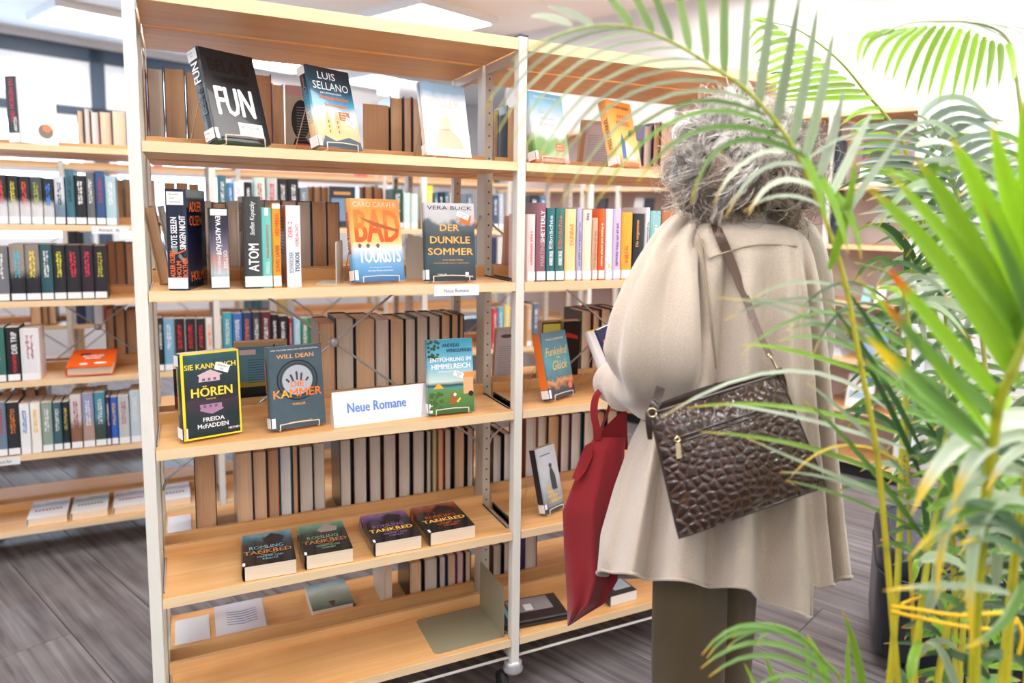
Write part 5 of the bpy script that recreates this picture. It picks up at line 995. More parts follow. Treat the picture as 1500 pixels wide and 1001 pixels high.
for lx, ly in ((wp(1004, 990)[0]+.01, -.02), (wp(1068, 990)[0], .09)):
    v = []; n = 14
    for i in range(n):
        t = i/(n-1); y = ly-.08+.27*t; w = .042*math.sin(math.pi*min(.98, max(.06, t*.93+.05)))**.5; h = .085*(1-t)**.6+.035
        v += [np.array((lx+w*math.cos(q), y, max(.0, .012+(h-.012)*.5*(1+math.sin(q))))) for q in np.linspace(0, 2*math.pi, 14, endpoint=False)]
    f = [(i*14+j, i*14+(j+1) % 14, (i+1)*14+(j+1) % 14, (i+1)*14+j) for i in range(n-1) for j in range(14)]+[tuple(range(14))[::-1], tuple((n-1)*14+j for j in range(14))]
    pmesh('shoe', v, f, mat('black_leather_shoe', (30, 28, 28), .35))
# --- hair ------------------------------------------------------------
HC = np.array([hx-.004, .015, hz-.003]); HR = np.array([.138, .125, .146])
rs = np.random.RandomState(4)
def hair_mat():
    m = bpy.data.materials.new('curly_grey_hair'); m.use_nodes = True; nt, N, L, b = nodes(m)
    at_ = N.new('ShaderNodeAttribute'); at_.attribute_name = 'tone'; L.new(at_.outputs['Color'], b.inputs['Base Color']); b.inputs['Roughness'].default_value = .42; b.inputs['Specular IOR Level'].default_value = .5; b.inputs['Sheen Weight'].default_value = .2; return m
HM = hair_mat()
def lumps(d): return 1+.05*math.sin(7*d[0]+3*d[2])+.05*math.sin(6*d[2]+2)+.03*math.sin(11*d[1]+5*d[0])
cap = []; n1, n2 = 40, 28
for i in range(n2+1):
    th = math.pi*(i/n2)*.93
    for j in range(n1):
        ph = 2*math.pi*j/n1; d = np.array([math.sin(th)*math.cos(ph), math.sin(th)*math.sin(ph), math.cos(th)])
        face = max(0, d[1]-.35)*(1 if d[2] < .45 else .2); k = lumps(d)*(.80-.32*face); cap.append(HC+HR*d*k+np.array([0, 0, -.012]))
pmesh('hair_mass', cap, [(i*n1+j, (i+1)*n1+j, (i+1)*n1+(j+1) % n1, i*n1+(j+1) % n1) for i in range(n2) for j in range(n1)], mat('dark_grey_hair_depth', (70, 56, 46), .8, bump=.8, bscale=160))
VV, FF, CC = [], [], []; NS = 22; base = 0
for c in range(520):
    z = rs.uniform(-.75, 1); ph = rs.uniform(0, 2*math.pi)
    d0 = np.array([math.sqrt(1-z*z)*math.cos(ph), math.sqrt(1-z*z)*math.sin(ph), z])
    if d0[1] > .55 and d0[2] < .4: continue
    # flow: over the surface, away from the crown and downwards
    tang = np.array([d0[0], d0[1]-.1, -.55])+rs.normal(0, .55, 3); tang -= d0*(tang@d0); tang /= np.linalg.norm(tang)+1e-9
    sidev = np.cross(d0, tang); L_ = rs.uniform(.06, .12); cr = rs.uniform(.009, .019); fr = rs.uniform(.9, 1.7)*2*math.pi; p0 = rs.uniform(0, 6.28); lift = rs.uniform(.90, 1.03)
    bend = rs.uniform(-9, 9); tonec = rs.uniform(.75, 1.1)
    hgt = (d0[2]+.75)/1.75; grey = min(1, max(0, hgt*1.15-.15+(-d0[0])*.25+rs.normal(0, .10))); basec = (np.array([.26, .175, .115])*(1-grey)+np.array([.88, .82, .77])*grey)*rs.choice([.55, .85, 1.0, 1.3, 1.7])  # greyer on top; light on crown, left side and locks is coloured in
    for s in range(16):
        off = rs.normal(0, .0022, 2); ofl = rs.normal(0, .0022); wdt = rs.uniform(.0005, .0009); tl = L_*rs.uniform(.75, 1.15); stray = rs.uniform() < .07
        tt = np.linspace(0, 1, NS); ang = fr*tt+p0+rs.normal(0, .15); rad = cr*np.minimum(1, tt*3)*(1.9 if stray else 1)
        arc = tl*tt; k = arc/.125
        dirs = d0[None]*np.cos(k)[:, None]+(tang[None]*np.cos(bend*arc*.5)[:, None]+sidev[None]*np.sin(bend*arc*.5)[:, None])*np.sin(k)[:, None]
        dirs /= np.linalg.norm(dirs, axis=1)[:, None]
        lm = np.array([lumps(q) for q in dirs])
        bp_ = HC+HR*dirs*(lift*lm*(.86+.13*np.minimum(1, tt*3)))[:, None]+np.array([0, 0, -.010])
        bp_ = bp_+sidev[None]*(off[0]+rad*np.cos(ang))[:, None]+dirs*(off[1]*.5+ofl+rad*np.sin(ang)*(1.6 if stray else 1)+(.012*tt if stray else 0))[:, None]
        tn = np.gradient(bp_, axis=0); tn /= np.linalg.norm(tn, axis=1)[:, None]; sd = np.cross(tn, dirs); sd /= np.linalg.norm(sd, axis=1)[:, None]+1e-9; nn = np.cross(sd, tn)
        w_ = (wdt*(1-.6*tt))[:, None]
        ring = np.stack([bp_+sd*w_, bp_-sd*w_*.5+nn*w_*.8, bp_-sd*w_*.5-nn*w_*.8], 1).reshape(-1, 3); VV.append(ring)
        idx = np.arange(NS-1)[:, None]*3+base; q = []
        for a, b2 in ((0, 1), (1, 2), (2, 0)): q.append(np.concatenate([idx+a, idx+b2, idx+3+b2, idx+3+a], 1))
        FF.append(np.concatenate(q)); base += NS*3
        col = np.clip(basec*tonec*rs.uniform(.75, 1.2), 0, .95); CC.append(np.repeat(np.append(col, 1)[None], NS*3, 0))
VV = np.concatenate(VV); FF = np.concatenate(FF); CC = np.concatenate(CC).astype(np.float32)
me = bpy.data.meshes.new('hair'); me.vertices.add(len(VV)); me.vertices.foreach_set('co', VV.astype(np.float32).ravel()); me.loops.add(FF.size); me.loops.foreach_set('vertex_index', FF.astype(np.int32).ravel())
me.polygons.add(len(FF)); me.polygons.foreach_set('loop_start', np.arange(0, FF.size, 4, dtype=np.int32)); me.update(calc_edges=True); me.validate()
at2 = me.color_attributes.new('tone', 'FLOAT_COLOR', 'POINT'); at2.data.foreach_set('color', CC.ravel()); me.materials.append(HM); me.polygons.foreach_set('use_smooth', [True]*len(me.polygons))
ho = newobj('hair', me, woman); tag(ho, 'curly hair, white grey on top and brown grey below, light on crown coloured in', kind='stuff')
# --- book in the hand --------------------------------------------------
hb = empty('book'); hb.matrix_world = woman.matrix_world @ Matrix.Translation(Vector(wp(889, 529, .315))) @ Matrix.Rotation(R(-78), 4, 'Z') @ Matrix.Rotation(R(24), 4, 'X')
tag(hb, 'small navy paperback with pink words held in her hand beside the white book', 'book')
cm, pm2 = book_mesh(.012, .085, .058, False); NV_ = cov((34, 52, 92)); newobj('cover', mdata(('cover', 'hb'), cm, NV_), hb); newobj('page_block', mdata(('page_block', 'hb'), pm2, P_WHITE), hb)
F, S, B = frames(.012, .085, .058)
for fr in (F, B):
    patch(hb, fr, rect(.008, .045, .05, .056), PINK, 'printed_words'); patch(hb, fr, rect(.008, .032, .05, .042), PINK, 'printed_words'); patch(hb, fr, rect(.008, .012, .045, .020), WHT, 'printed_words'); patch(hb, fr, rect(0, 0, .058, .008), ink((110, 80, 180)), 'violet_band')

# ================================================================== HANDBAG
bag = empty('handbag'); TLp, TRp, BRp, BLp = [wp(*q) for q in ((953, 607, -.215), (1141, 549, -.215), (1209, 712, -.255), (995, 788, -.255))]
bag.matrix_world = woman.matrix_world @ Matrix.Translation(Vector((TLp+TRp+BRp+BLp)/4)); tag(bag, 'brown crocodile-embossed shoulder bag hanging on the back of the beige coat', 'bag')
bc = (TLp+TRp+BRp+BLp)/4
q4 = [p-bc for p in (TLp, TRp, BRp, BLp)]
nb_ = np.cross(q4[1]-q4[0], q4[3]-q4[0]); nb_ /= np.linalg.norm(nb_); nb_ = nb_ if nb_[1] < 0 else -nb_
NX, NY = 190, 170; rs2 = np.random.RandomState(9)
LX, LY = .262, .235
pts = []; 
for gy in range(14):
    for gx in range(17): pts.append(((gx+.5+.5*(gy % 2)+rs2.uniform(-.46, .46))*LX/17, (gy+.5+rs2.uniform(-.46, .46))*LY/14))
pts = np.array(pts)
uu, vv = np.meshgrid(np.linspace(0, 1, NX), np.linspace(0, 1, NY)); X, Y = uu*LX, vv*LY
dist = np.sqrt((X[..., None]-pts[:, 0])**2+((Y[..., None]-pts[:, 1])*1.05)**2); ds = np.sort(dist, -1); edge = ds[..., 1]-ds[..., 0]
sc = np.clip(edge/.0045, 0, 1); dome = 1-(1-np.clip(edge/.013, 0, 1))**2.2
zipv = .30-.14*uu*0; zl = .255+.0*uu
zd = np.abs(vv-(.265-.03*uu)); zmask = ((zd < .022) & (uu > .11) & (uu < .92)).astype(float)
flatm = np.clip(1-np.abs(vv-(.265-.03*uu))/.05, 0, 1)*(uu > .08)*(uu < .95)
amp = np.where(vv < .24, .0010, .0026)*(1-.85*flatm)*(.45+.55*np.clip(np.sin(3*X/LX*3+1)*.4+.8, .3, 1))
bul = .022*np.sin(math.pi*uu)**.5*np.sin(math.pi*np.clip(vv, .02, .98))**.6+.004*np.sin(9*uu+5*vv)*np.sin(math.pi*uu)
hgt_ = bul+amp*dome-.0016*zmask
P4 = [np.array(q) for q in q4]
base_ = ((1-uu)*(1-vv))[..., None]*P4[0]+(uu*(1-vv))[..., None]*P4[1]+(uu*vv)[..., None]*P4[2]+((1-uu)*vv)[..., None]*P4[3]
Vb = (base_+hgt_[..., None]*nb_).reshape(-1, 3); Fb = [(j*NX+i, j*NX+i+1, (j+1)*NX+i+1, (j+1)*NX+i) for j in range(NY-1) for i in range(NX-1)]
CR = bpy.data.materials.new('crocodile_embossed_leather'); CR.use_nodes = True; nt, N, L, b_ = nodes(CR); a_ = N.new('ShaderNodeAttribute'); a_.attribute_name = 'scale_tone'; L.new(a_.outputs['Color'], b_.inputs['Base Color']); b_.inputs['Roughness'].default_value = .17; b_.inputs['Coat Weight'].default_value = .9; b_.inputs['Coat Roughness'].default_value = .12
nz = N.new('ShaderNodeTexNoise'); nz.inputs['Scale'].default_value = 260; tc = N.new('ShaderNodeTexCoord'); L.new(tc.outputs['Object'], nz.inputs['Vector']); bp = N.new('ShaderNodeBump'); bp.inputs['Strength'].default_value = .25; bp.inputs['Distance'].default_value = .001; L.new(nz.outputs['Fac'], bp.inputs['Height']); L.new(bp.outputs[0], b_.inputs['Normal'])
fp = mesh('front_panel', Vb, [q[::-1] for q in Fb], CR, bag, True)
tone = np.zeros((NY, NX, 4), np.float32); c0, c1 = np.array(lin((84, 54, 38))), np.array(lin((48, 30, 22))); tone[:] = c0*(1-sc[..., None])+c1*sc[..., None]; tone[zmask > 0] = lin((24, 18, 16)); tone[..., 3] = 1
ca = fp.data.color_attributes.new('scale_tone', 'FLOAT_COLOR', 'POINT'); ca.data.foreach_set('color', tone.ravel())
DKL = mat('dark_brown_leather', (50, 34, 28), .25, coat=.4); STL = mat('brown_leather_strap', (84, 58, 46), .3, coat=.3, bump=.4, bscale=300)
def bq(u, v, o_=0.0): return (1-u)*(1-v)*P4[0]+u*(1-v)*P4[1]+u*v*P4[2]+(1-u)*v*P4[3]+nb_*o_
TH = .055
bv = []; per = [(u, 0) for u in np.linspace(0, 1, 14)]+[(1, v) for v in np.linspace(0, 1, 12)[1:]]+[(u, 1) for u in np.linspace(1, 0, 14)[1:]]+[(0, v) for v in np.linspace(1, 0, 12)[1:-1]]
m_ = len(per)
sb_ = MB().add([bq(u, v, 0.0) for u, v in per]+[bq(.5+(u-.5)*.98, .5+(v-.5)*.98, -TH) for u, v in per], [(i, (i+1) % m_, m_+(i+1) % m_, m_+i) for i in range(m_) if not (per[i][1] == 0 and per[(i+1) % m_][1] == 0)]+[tuple(range(m_, 2*m_))]); sb_.build('back_and_sides', DKL, bag)
bk = MB(); top = [(u, -.035-.03*math.sin(math.pi*u)) for u in np.linspace(.03, .985, 14)]
bk.add([bq(u, v, -TH*.9) for u, v in top]+[bq(u, .03, -TH*.9) for u, v in top], [(i, i+1, 15+i, 14+i) for i in range(13)]); bk.build('rear_lip', DKL, bag)
MB().tube([bq(u, v, .0015) for u, v in [(x, 0) for x in np.linspace(0, 1, 12)]], .0035, 8).build('top_piping', DKL, bag, True)
MB().tube([bq(u, v, .001) for u, v in per[13:]+[per[0]]], .0028, 8).build('side_piping', DKL, bag, True)
def bz(u, dv=0, o_=.026):
    v = .265-.03*u+dv; i, j = int(u*(NX-1)), int(v*(NY-1)); return Vb[j*NX+i]+nb_*.0012
for dv in (-.018, .018): MB().tube([bz(u, dv) for u in np.linspace(.11, .92, 24)], .0022, 6).build('zip_edge', DKL, bag, True)
zt = MB(); 
for u in np.linspace(.12, .915, 90):
    p = bz(u, 0); q = bz(min(.92, u+.004), 0); d_ = (bz(u, .008)-bz(u, -.008)); zt.tube([p-d_*.5, p+d_*.5], .0009, 4)
tag(zt.build('zip_teeth', mat('dark_bronze_zip', (70, 54, 44), .35, .8), bag), kind='stuff')
GOLDM = mat('pale_gold_metal', (220, 200, 160), .2, 1.0)
pz = bz(.145, -.01)+nb_*.004; dn = (P4[3]-P4[0])/np.linalg.norm(P4[3]-P4[0]); ax = np.cross(dn, nb_)
MB().tube([pz-ax*.006, pz-dn*.005, pz+ax*.006, pz+dn*.005, pz-ax*.006], .0022, 8).build('zip_slider', GOLDM, bag, True)
dn2 = dn*.97+ax*.12; pl_ = MB(); a = pz+dn2*.006; c = pz+dn2*.033
pl_.add([a-ax*.004, a+ax*.004, c+ax*.0048, c-ax*.0048]+[p+nb_*.0018 for p in (a-ax*.004, a+ax*.004, c+ax*.0048, c-ax*.0048)], [(0, 1, 2, 3), (4, 7, 6, 5), (0, 4, 5, 1), (1, 5, 6, 2), (2, 6, 7, 3), (3, 7, 4, 0)]); pl_.build('zip_pull', GOLDM, bag)
# strap
def strap(name, P, wd, m=STL, th=.0015):
    P = spl(P, 6); b = MB(); n = len(P); W = np.interp(np.linspace(0, 1, n), np.linspace(0, 1, len(wd)), wd); v = []
    for i in range(n):
        t = P[min(i+1, n-1)]-P[max(i-1, 0)]; t /= np.linalg.norm(t); s = np.cross(t, np.array([0, -1.0, 0])); s /= np.linalg.norm(s); nn = np.cross(s, t)
        v += [P[i]-s*W[i]-nn*th, P[i]+s*W[i]-nn*th, P[i]+s*W[i]+nn*th, P[i]-s*W[i]+nn*th]
    f = [(4*i+k, 4*i+(k+1) % 4, 4*i+4+(k+1) % 4, 4*i+4+k) for i in range(n-1) for k in range(4)]+[(0, 3, 2, 1), (4*n-4, 4*n-3, 4*n-2, 4*n-1)]
    b.add(v, f); return b.build(name, m, bag)
SP = [surf(px, py, .006)-bc for px, py in ((1042, 316), (1052, 340), (1066, 372), (1082, 412), (1097, 448))]+[wp(px, py, dy)-bc for px, py, dy in ((1112, 487, -.185), (1128, 522, -.215))]
SP = [wp(1042, 309, .04)-bc]+SP
strap('shoulder_strap', SP, [.0095, .0095, .0090, .0075, .006, .005])
MB().tube([SP[-1]+np.array([-.004, 0, .004]), SP[-1]+np.array([.004, 0, -.006]), SP[-1]+np.array([.012, 0, -.02]), P4[1]+np.array([.0, -.004, .006])], .0022, 8).build('strap_ring', GOLDM, bag, True)
strap('strap_tab', [P4[1]+np.array([-.002, -.004, .012]), P4[1]+np.array([.006, -.004, -.01]), P4[1]+np.array([.014, -.004, -.04])], [.005, .006, .004], DKL)
strap('strap_tab', [P4[0]+np.array([.020, .03, .042]), P4[0]+np.array([.010, .01, .018]), P4[0]+np.array([-.002, -.003, -.002]), P4[0]+np.array([.0, -.004, -.045])], [.008, .009, .008, .004], DKL)
MB().tube([P4[0]+np.array([.002+.008*math.cos(q), -.005, .004+.008*math.sin(q)]) for q in np.linspace(0, 6.3, 14)], .0016, 6).build('strap_ring', GOLDM, bag, True)

# ================================================================== RED TOTE
tote = empty('tote_bag', ()) if 0 else empty('tote_bag'); T0_ = wp(880, 640, .16); tote.matrix_world = woman.matrix_world @ Matrix.Translation(Vector(T0_)); tag(tote, 'dark red cloth tote bag hanging folded from her left arm', 'bag')
RED = fleece('dark_red_cotton', (140, 36, 42), .35, 700, .25, .9)
rows = [(600, 890, 918, .17), (622, 884, 918, .17), (641, 870, 917, .17), (660, 858, 915, .16), (700, 843, 912, .15), (750, 824, 908, .14), (800, 826, 905, .14), (850, 829, 905, .13), (885, 831, 885, .13), (905, 831, 852, .13), (917, 831, 834, .13)]
NR, NC = 60, 40
def trow(s):
    r = np.array(rows[2:]); y = np.interp(s, np.linspace(0, 1, len(r)), r[:, 0]); return y, np.interp(y, r[:, 0], r[:, 1]), np.interp(y, r[:, 0], r[:, 2]), np.interp(y, r[:, 0], r[:, 3])
for nm, sg in (('front_cloth', -1), ('back_cloth', 1)):
    v = []
    for i in range(NR):
        s = i/(NR-1); py, a, b_, dy = trow(s)
        for j in range(NC):
            u = j/(NC-1); px = a+(b_-a)*u; bul = sg*.022*math.sin(math.pi*min(1, u*1.0))**.6*math.sin(math.pi*min(.99, .08+s*.92))**.5
            fold = .010*math.sin(u*7+s*3)*(s)+.006*math.sin(u*13-s*5)*s+(.012*math.exp(-((u-.5-.1*s)/.08)**2))*sg*s
            v.append(wp(px, py, dy+bul+fold)-T0_)
    mesh(nm, v, [(i*NC+j, i*NC+j+1, (i+1)*NC+j+1, (i+1)*NC+j) for i in range(NR-1) for j in range(NC-1)], RED, tote, True)
v = [wp(px, py, dy)-T0_ for px, py, dy in ((884, 628, .19), (900, 612, .19), (918, 598, .19), (920, 660, .19), (872, 645, .19), (858, 656, .20))]
mesh('inner_cloth', v, [(0, 1, 2, 3), (0, 3, 4), (0, 4, 5)], RED, tote)
v = [wp(px, py, dy)-T0_ for px, py, dy in ((866, 648, .15), (857, 653, .145), (838, 700, .13), (845, 706, .125), (858, 690, .13), (868, 668, .14))]
mesh('folded_hem', v, [(0, 1, 2, 3, 4, 5)], RED, tote).modifiers.new('t', 'SOLIDIFY').thickness = .004
for Pk in (((884, 566, .19), (873, 582, .17), (870, 605, .16), (874, 628, .155), (875, 645, .155)), ((892, 572, .20), (893, 592, .19), (888, 610, .18), (880, 630, .165), (877, 645, .16))):
    P = spl([wp(*q)-T0_ for q in Pk], 6); b = MB(); v = []
    for i, p in enumerate(P):
        s = np.array([.0085, 0, .001]) if Pk[0][0] == 884 else np.array([.004, .004, 0]); v += [p-s, p+s, p+s+(0, .002, 0), p-s+(0, .002, 0)]
    b.add(v, [(4*i+k, 4*i+(k+1) % 4, 4*i+4+(k+1) % 4, 4*i+4+k) for i in range(len(P)-1) for k in range(4)]); b.build('carry_strap', RED, tote)
# ================================================================== NAVY LEATHER SEAT
o = empty('ottoman'); _d = ray(1287, 830); sx0 = CAM+_d*2.1/(_d @ np.array([math.sin(YAW), math.cos(YAW), 0]))
OM = Matrix.Translation(Vector((float(sx0[0]), float(sx0[1]), 0))) @ Matrix.Rotation(-YAW-R(20), 4, 'Z'); o.matrix_world = OM; tag(o, 'navy blue leather seat block with rounded edges and stitched seams, behind the palm stems', 'ottoman')
NAVY = mat('navy_leather', (34, 42, 58), .32, coat=.15, bump=.25, bscale=320)
def rounded(w, d, z0, z1, r, rt, seg=8):
    V = []; prof = [(0, z0)]+[(0, z0), (0, z1-rt)]+[(rt*(1-math.cos(a)), z1-rt+rt*math.sin(a)) for a in np.linspace(0, math.pi/2, 7)[1:]]
    for ins, z in prof[1:]:
        for cx_, cy_, a0 in ((w-r, d-r, 0), (r, d-r, 90), (r, r, 180), (w-r, r, 270)):
            for k in range(seg+1):
                a = R(a0+90*k/seg); V.append((cx_+(r-ins)*math.cos(a), cy_+(r-ins)*math.sin(a), z))
    n = 4*(seg+1); m_ = len(prof)-1; F_ = [(i*n+j, i*n+(j+1) % n, (i+1)*n+(j+1) % n, (i+1)*n+j) for i in range(m_-1) for j in range(n)]
    F_ += [tuple(range(n))[::-1], tuple((m_-1)*n+j for j in range(n))]; return V, F_, n
v, f, n_ = rounded(.62, .44, .05, .30, .09, .004); mesh('base_block', v, f, NAVY, o, True)
v, f, n_ = rounded(.62, .44, .304, .392, .09, .04); mesh('seat_cushion', v, f, NAVY, o, True)
loop = [(x, y, .302) for x, y, z in v[:n_]]; MB().tube(loop+[loop[0]], .004, 6, False).build('seam_piping', NAVY, o, True)
loop = [(.31+(x-.31)*.88, .22+(y-.22)*.84, .3935) for x, y, z in v[:n_]]; MB().tube(loop+[loop[0]], .003, 6, False).build('seam_piping', NAVY, o, True)
for x in (.08, .54):
    for y in (.08, .36): MB().lathe([(.022, 0), (.022, .05)], (x, y, 0), 12).build('foot', BLACK, o)

# ================================================================== PALM
palm = empty('potted_palm'); pb = at(1425, 1420, 1.22); PBASE = np.array([pb[0], pb[1], 0.0]); palm.location = tuple(PBASE)
tag(palm, 'tall areca palm with yellow-green canes and arching fronds filling the near corner', 'palm')
MB().lathe([(.13, 0), (.15, .01), (.19, .30), (.20, .33), (.185, .33), (.175, .29), (.02, .29)], (0, 0, 0), 32).build('pot', mat('pale_clay_pot', (190, 186, 180), .5), palm, True)
MB().lathe([(.175, .27), (.16, .285), (.01, .295)], (0, 0, 0), 24).build('soil', mat('dark_soil', (50, 38, 30), .95, bump=1, bscale=60), palm)
def leafmat(name, rough=.38, tr=.35):
    m = bpy.data.materials.new(name); m.use_nodes = True; nt, N, L, b = nodes(m); a = N.new('ShaderNodeAttribute'); a.attribute_name = 'leaf_tone'; L.new(a.outputs['Color'], b.inputs['Base Color'])
    b.inputs['Roughness'].default_value = rough; b.inputs['Coat Weight'].default_value = .15; t = N.new('ShaderNodeBsdfTranslucent'); mx = N.new('ShaderNodeMixShader'); mx.inputs[0].default_value = tr
    hs = N.new('ShaderNodeHueSaturation'); hs.inputs['Saturation'].default_value = 1.1; hs.inputs['Value'].default_value = 1.25; L.new(a.outputs['Color'], hs.inputs['Color']); L.new(hs.outputs[0], t.inputs['Color'])
    L.new(b.outputs[0], mx.inputs[1]); L.new(t.outputs[0], mx.inputs[2]); L.new(mx.outputs[0], N['Material Output'].inputs['Surface']); return m
LM = leafmat('palm_leaflet'); CANE = leafmat('palm_cane', .35, .05)
PR = random.Random(21)
G_ = dict(u=(132, 158, 104), b=(142, 186, 62), m=(108, 148, 70), d=(70, 104, 62), g=(152, 170, 138), p=(192, 204, 182), y=(230, 200, 70))  # greyed and pale greens carry the gloss reflection in their colour
LEAVES = 0; STUFF = MB(); STUFFC = []; PBv = PBASE
def leaf_geo(p0, p1, p2, w, face, col, tip, n=9, tipat=.9, fold=.35):
    p0, p1, p2 = (np.array(q, float) for q in (p0, p1, p2)); V = []; C = []
    c = np.array(lin(col)[:3]); tc = np.array(lin(tip)[:3])
    for i in range(n):
        t = i/(n-1); p = (1-t)**2*p0+2*t*(1-t)*p1+t*t*p2; d = 2*(1-t)*(p1-p0)+2*t*(p2-p1); d /= np.linalg.norm(d)+1e-9
        s = np.cross(d, face); s /= np.linalg.norm(s)+1e-9; nn = np.cross(s, d); ww = w*.5*min(1, (t+.04)*5)**.6*(1-t**2.6)**.8+.0004
        V += [p-s*ww+nn*ww*fold, p, p+s*ww+nn*ww*fold]; k = max(0, min(1, (t-tipat)/.08)); cc = c*(1-k)+tc*k; sh = 1-.12*(i % 2); C += [cc, cc*.86, cc*.97]
    return V, [(3*i+a, 3*i+3+a, 3*i+4+a, 3*i+1+a) for i in range(n-1) for a in (0, 1)], C
def setcol(me, C, nm='leaf_tone'):
    a = me.color_attributes.new(nm, 'FLOAT_COLOR', 'POINT'); q = np.ones((len(C), 4), np.float32); q[:, :3] = C; a.data.foreach_set('color', q.ravel())
def leaflet(parent, p0, p1, p2, w, face, col, tip=None, tipat=.9):
    global LEAVES, STUFFC
    j = PR.uniform(.85, 1.15); col = tuple(min(255, c*j) for c in col); tip = tip or (222, 170, 40)
    V, F_, C = leaf_geo(p0, p1, p2, w, face, col, tip, tipat=tipat)
    if LEAVES < 297 and parent is not None:
        o = mesh('leaflet', [v-PBv for v in V], F_, LM, parent, True); setcol(o.data, C); LEAVES += 1
    else:
        STUFF.add([v-PBv for v in V], F_); STUFFC += C
def frond(name_label, path, r0=.005, r1=.0015, col=(186, 176, 40), col2=None):
    """path: (px, py, distance); returns the frond object and its densely sampled rachis"""
    P = spl([at(*q) for q in path], 10); n = len(P); b = MB().tube([p-PBv for p in P], list(np.linspace(r0, r1, n)), 7); o = b.build('frond', CANE, palm, True); col2 = col2 or col
    c0, c1 = np.array(lin(col)[:3]), np.array(lin(col2)[:3]); C = []
    for i in range(n):
        k = i/(n-1); q = c0*(1-k)+c1*k
        if i % 9 == 3: q = q*.75
        C += [q]*7
    setcol(o.data, C); return o, P
def toface(p, k=1.0, up=.3):
    v = CAM-p; v = v/np.linalg.norm(v); f = v*k+np.array([0, 0, up]); return f/np.linalg.norm(f)
def pxleaf(fr, a, m, e, w, col, k=1.0, up=.3, tip=None, tipat=.9, side=0.0):
    p0, p1, p2 = at(*a), at(*m), at(*e); f = toface(p1, k, up)+RT*side; leaflet(fr, p0, p1, p2, w, f/np.linalg.norm(f), col, tip, tipat)
PL = G_
# frond 1: the long arch over the woman's head
D1 = 1.02
f1, P1 = frond('', [(1322, 1070, 1.12), (1312, 960, 1.1), (1300, 820, 1.09), (1284, 660, 1.07), (1258, 520, 1.05), (1236, 405, 1.04), (1200, 300, 1.03), (1155, 205, D1), (1100, 138, 1.01), (1040, 95, 1.0), (985, 62, .99), (930, 42, .98), (870, 38, .97), (800, 58, .96), (750, 88, .95)], .0052, .0010, (196, 176, 36), (150, 176, 70))
up_l = [((868, 36), (838, 18), (800, 8), .010, 'p'), ((838, 37), (800, 20), (778, 24), .009, 'p'), ((925, 38), (905, 10), (884, -14), .011, 'u'), ((957, 47), (935, 5), (915, -34), .011, 'u'), ((984, 60), (966, 10), (945, -40), .011, 'u'), ((1011, 74), (1000, 20), (984, -50), .011, 'u'), ((1036, 92), (1030, 20), (1020, -60), .012, 'u'), ((1061, 113), (1060, 30), (1062, -70), .013, 'u'),
    ((1088, 140), (1092, 50), (1100, -60), .013, 'g'), ((1110, 163), (1122, 70), (1138, -50), .014, 'g'), ((1136, 188), (1155, 90), (1172, -10), .014, 'g'), ((1160, 212), (1184, 110), (1198, 5), .014, 'g'), ((1180, 232), (1205, 140), (1222, 40), .014, 'g'), ((1200, 262), (1222, 200), (1236, 132), .014, 'p'), ((1214, 292), (1246, 230), (1278, 160), .012, 'p'), ((1226, 330), (1268, 270), (1320, 196), .011, 'p')]
for a, m, e, w, c in up_l: pxleaf(f1, (*a, D1), (*m, D1-.02), (*e, D1-.05), w, PL[c], 1, .2, tip=(190, 200, 160), tipat=.97)
lo_l = [((900, 38), (770, 40), (706, 168), 4), ((925, 42), (790, 40), (718, 182), 4), ((950, 46), (800, 52), (728, 196), 3.6), ((978, 58), (830, 50), (745, 214), 3.6), ((1004, 70), (840, 60), (752, 250), 3.6), ((1028, 88), (860, 66), (778, 256), 3.8), ((1052, 104), (880, 74), (800, 258), 4), ((1076, 126), (905, 78), (800, 268), 4), ((1098, 146), (935, 82), (820, 300), 4.5), ((1120, 168), (960, 90), (850, 296), 5), ((1140, 188), (985, 100), (872, 300), 5.5), ((1160, 208), (1010, 140), (932, 270), 7), ((1178, 228), (1040, 155), (1012, 300), 8)]
for a, m, e, w in lo_l: pxleaf(f1, (*a, D1), (*m, D1-.06), (*e, D1-.08), w*.0010, PL['g'] if w < 5 else PL['m'], 1, .2, tip=(216, 196, 60), tipat=.86)
for a, m, e, w in (((1172, 222), (1085, 205), (1045, 300), 6), ((1190, 250), (1110, 210), (1062, 320), 7), ((1206, 282), (1130, 232), (1096, 316), 8), ((1218, 312), (1150, 262), (1090, 310), 5), ((1180, 235), (1240, 190), (1262, 200), 4)): pxleaf(f1, (*a, 1.03), (*m, .97), (*e, .95), w*.0010, PL['p'], 1, .5, tipat=.85)
for a, m, e, w in (((1168, 222), (1200, 250), (1212, 338), 11), ((1190, 250), (1225, 280), (1243, 372), 11), ((1205, 275), (1250, 290), (1262, 380), 11), ((1215, 395), (1250, 300), (1252, 232), 12)): pxleaf(f1, (*a, 1.03), (*m, 1.0), (*e, .99), w*.001, PL['b'], 1, .2)
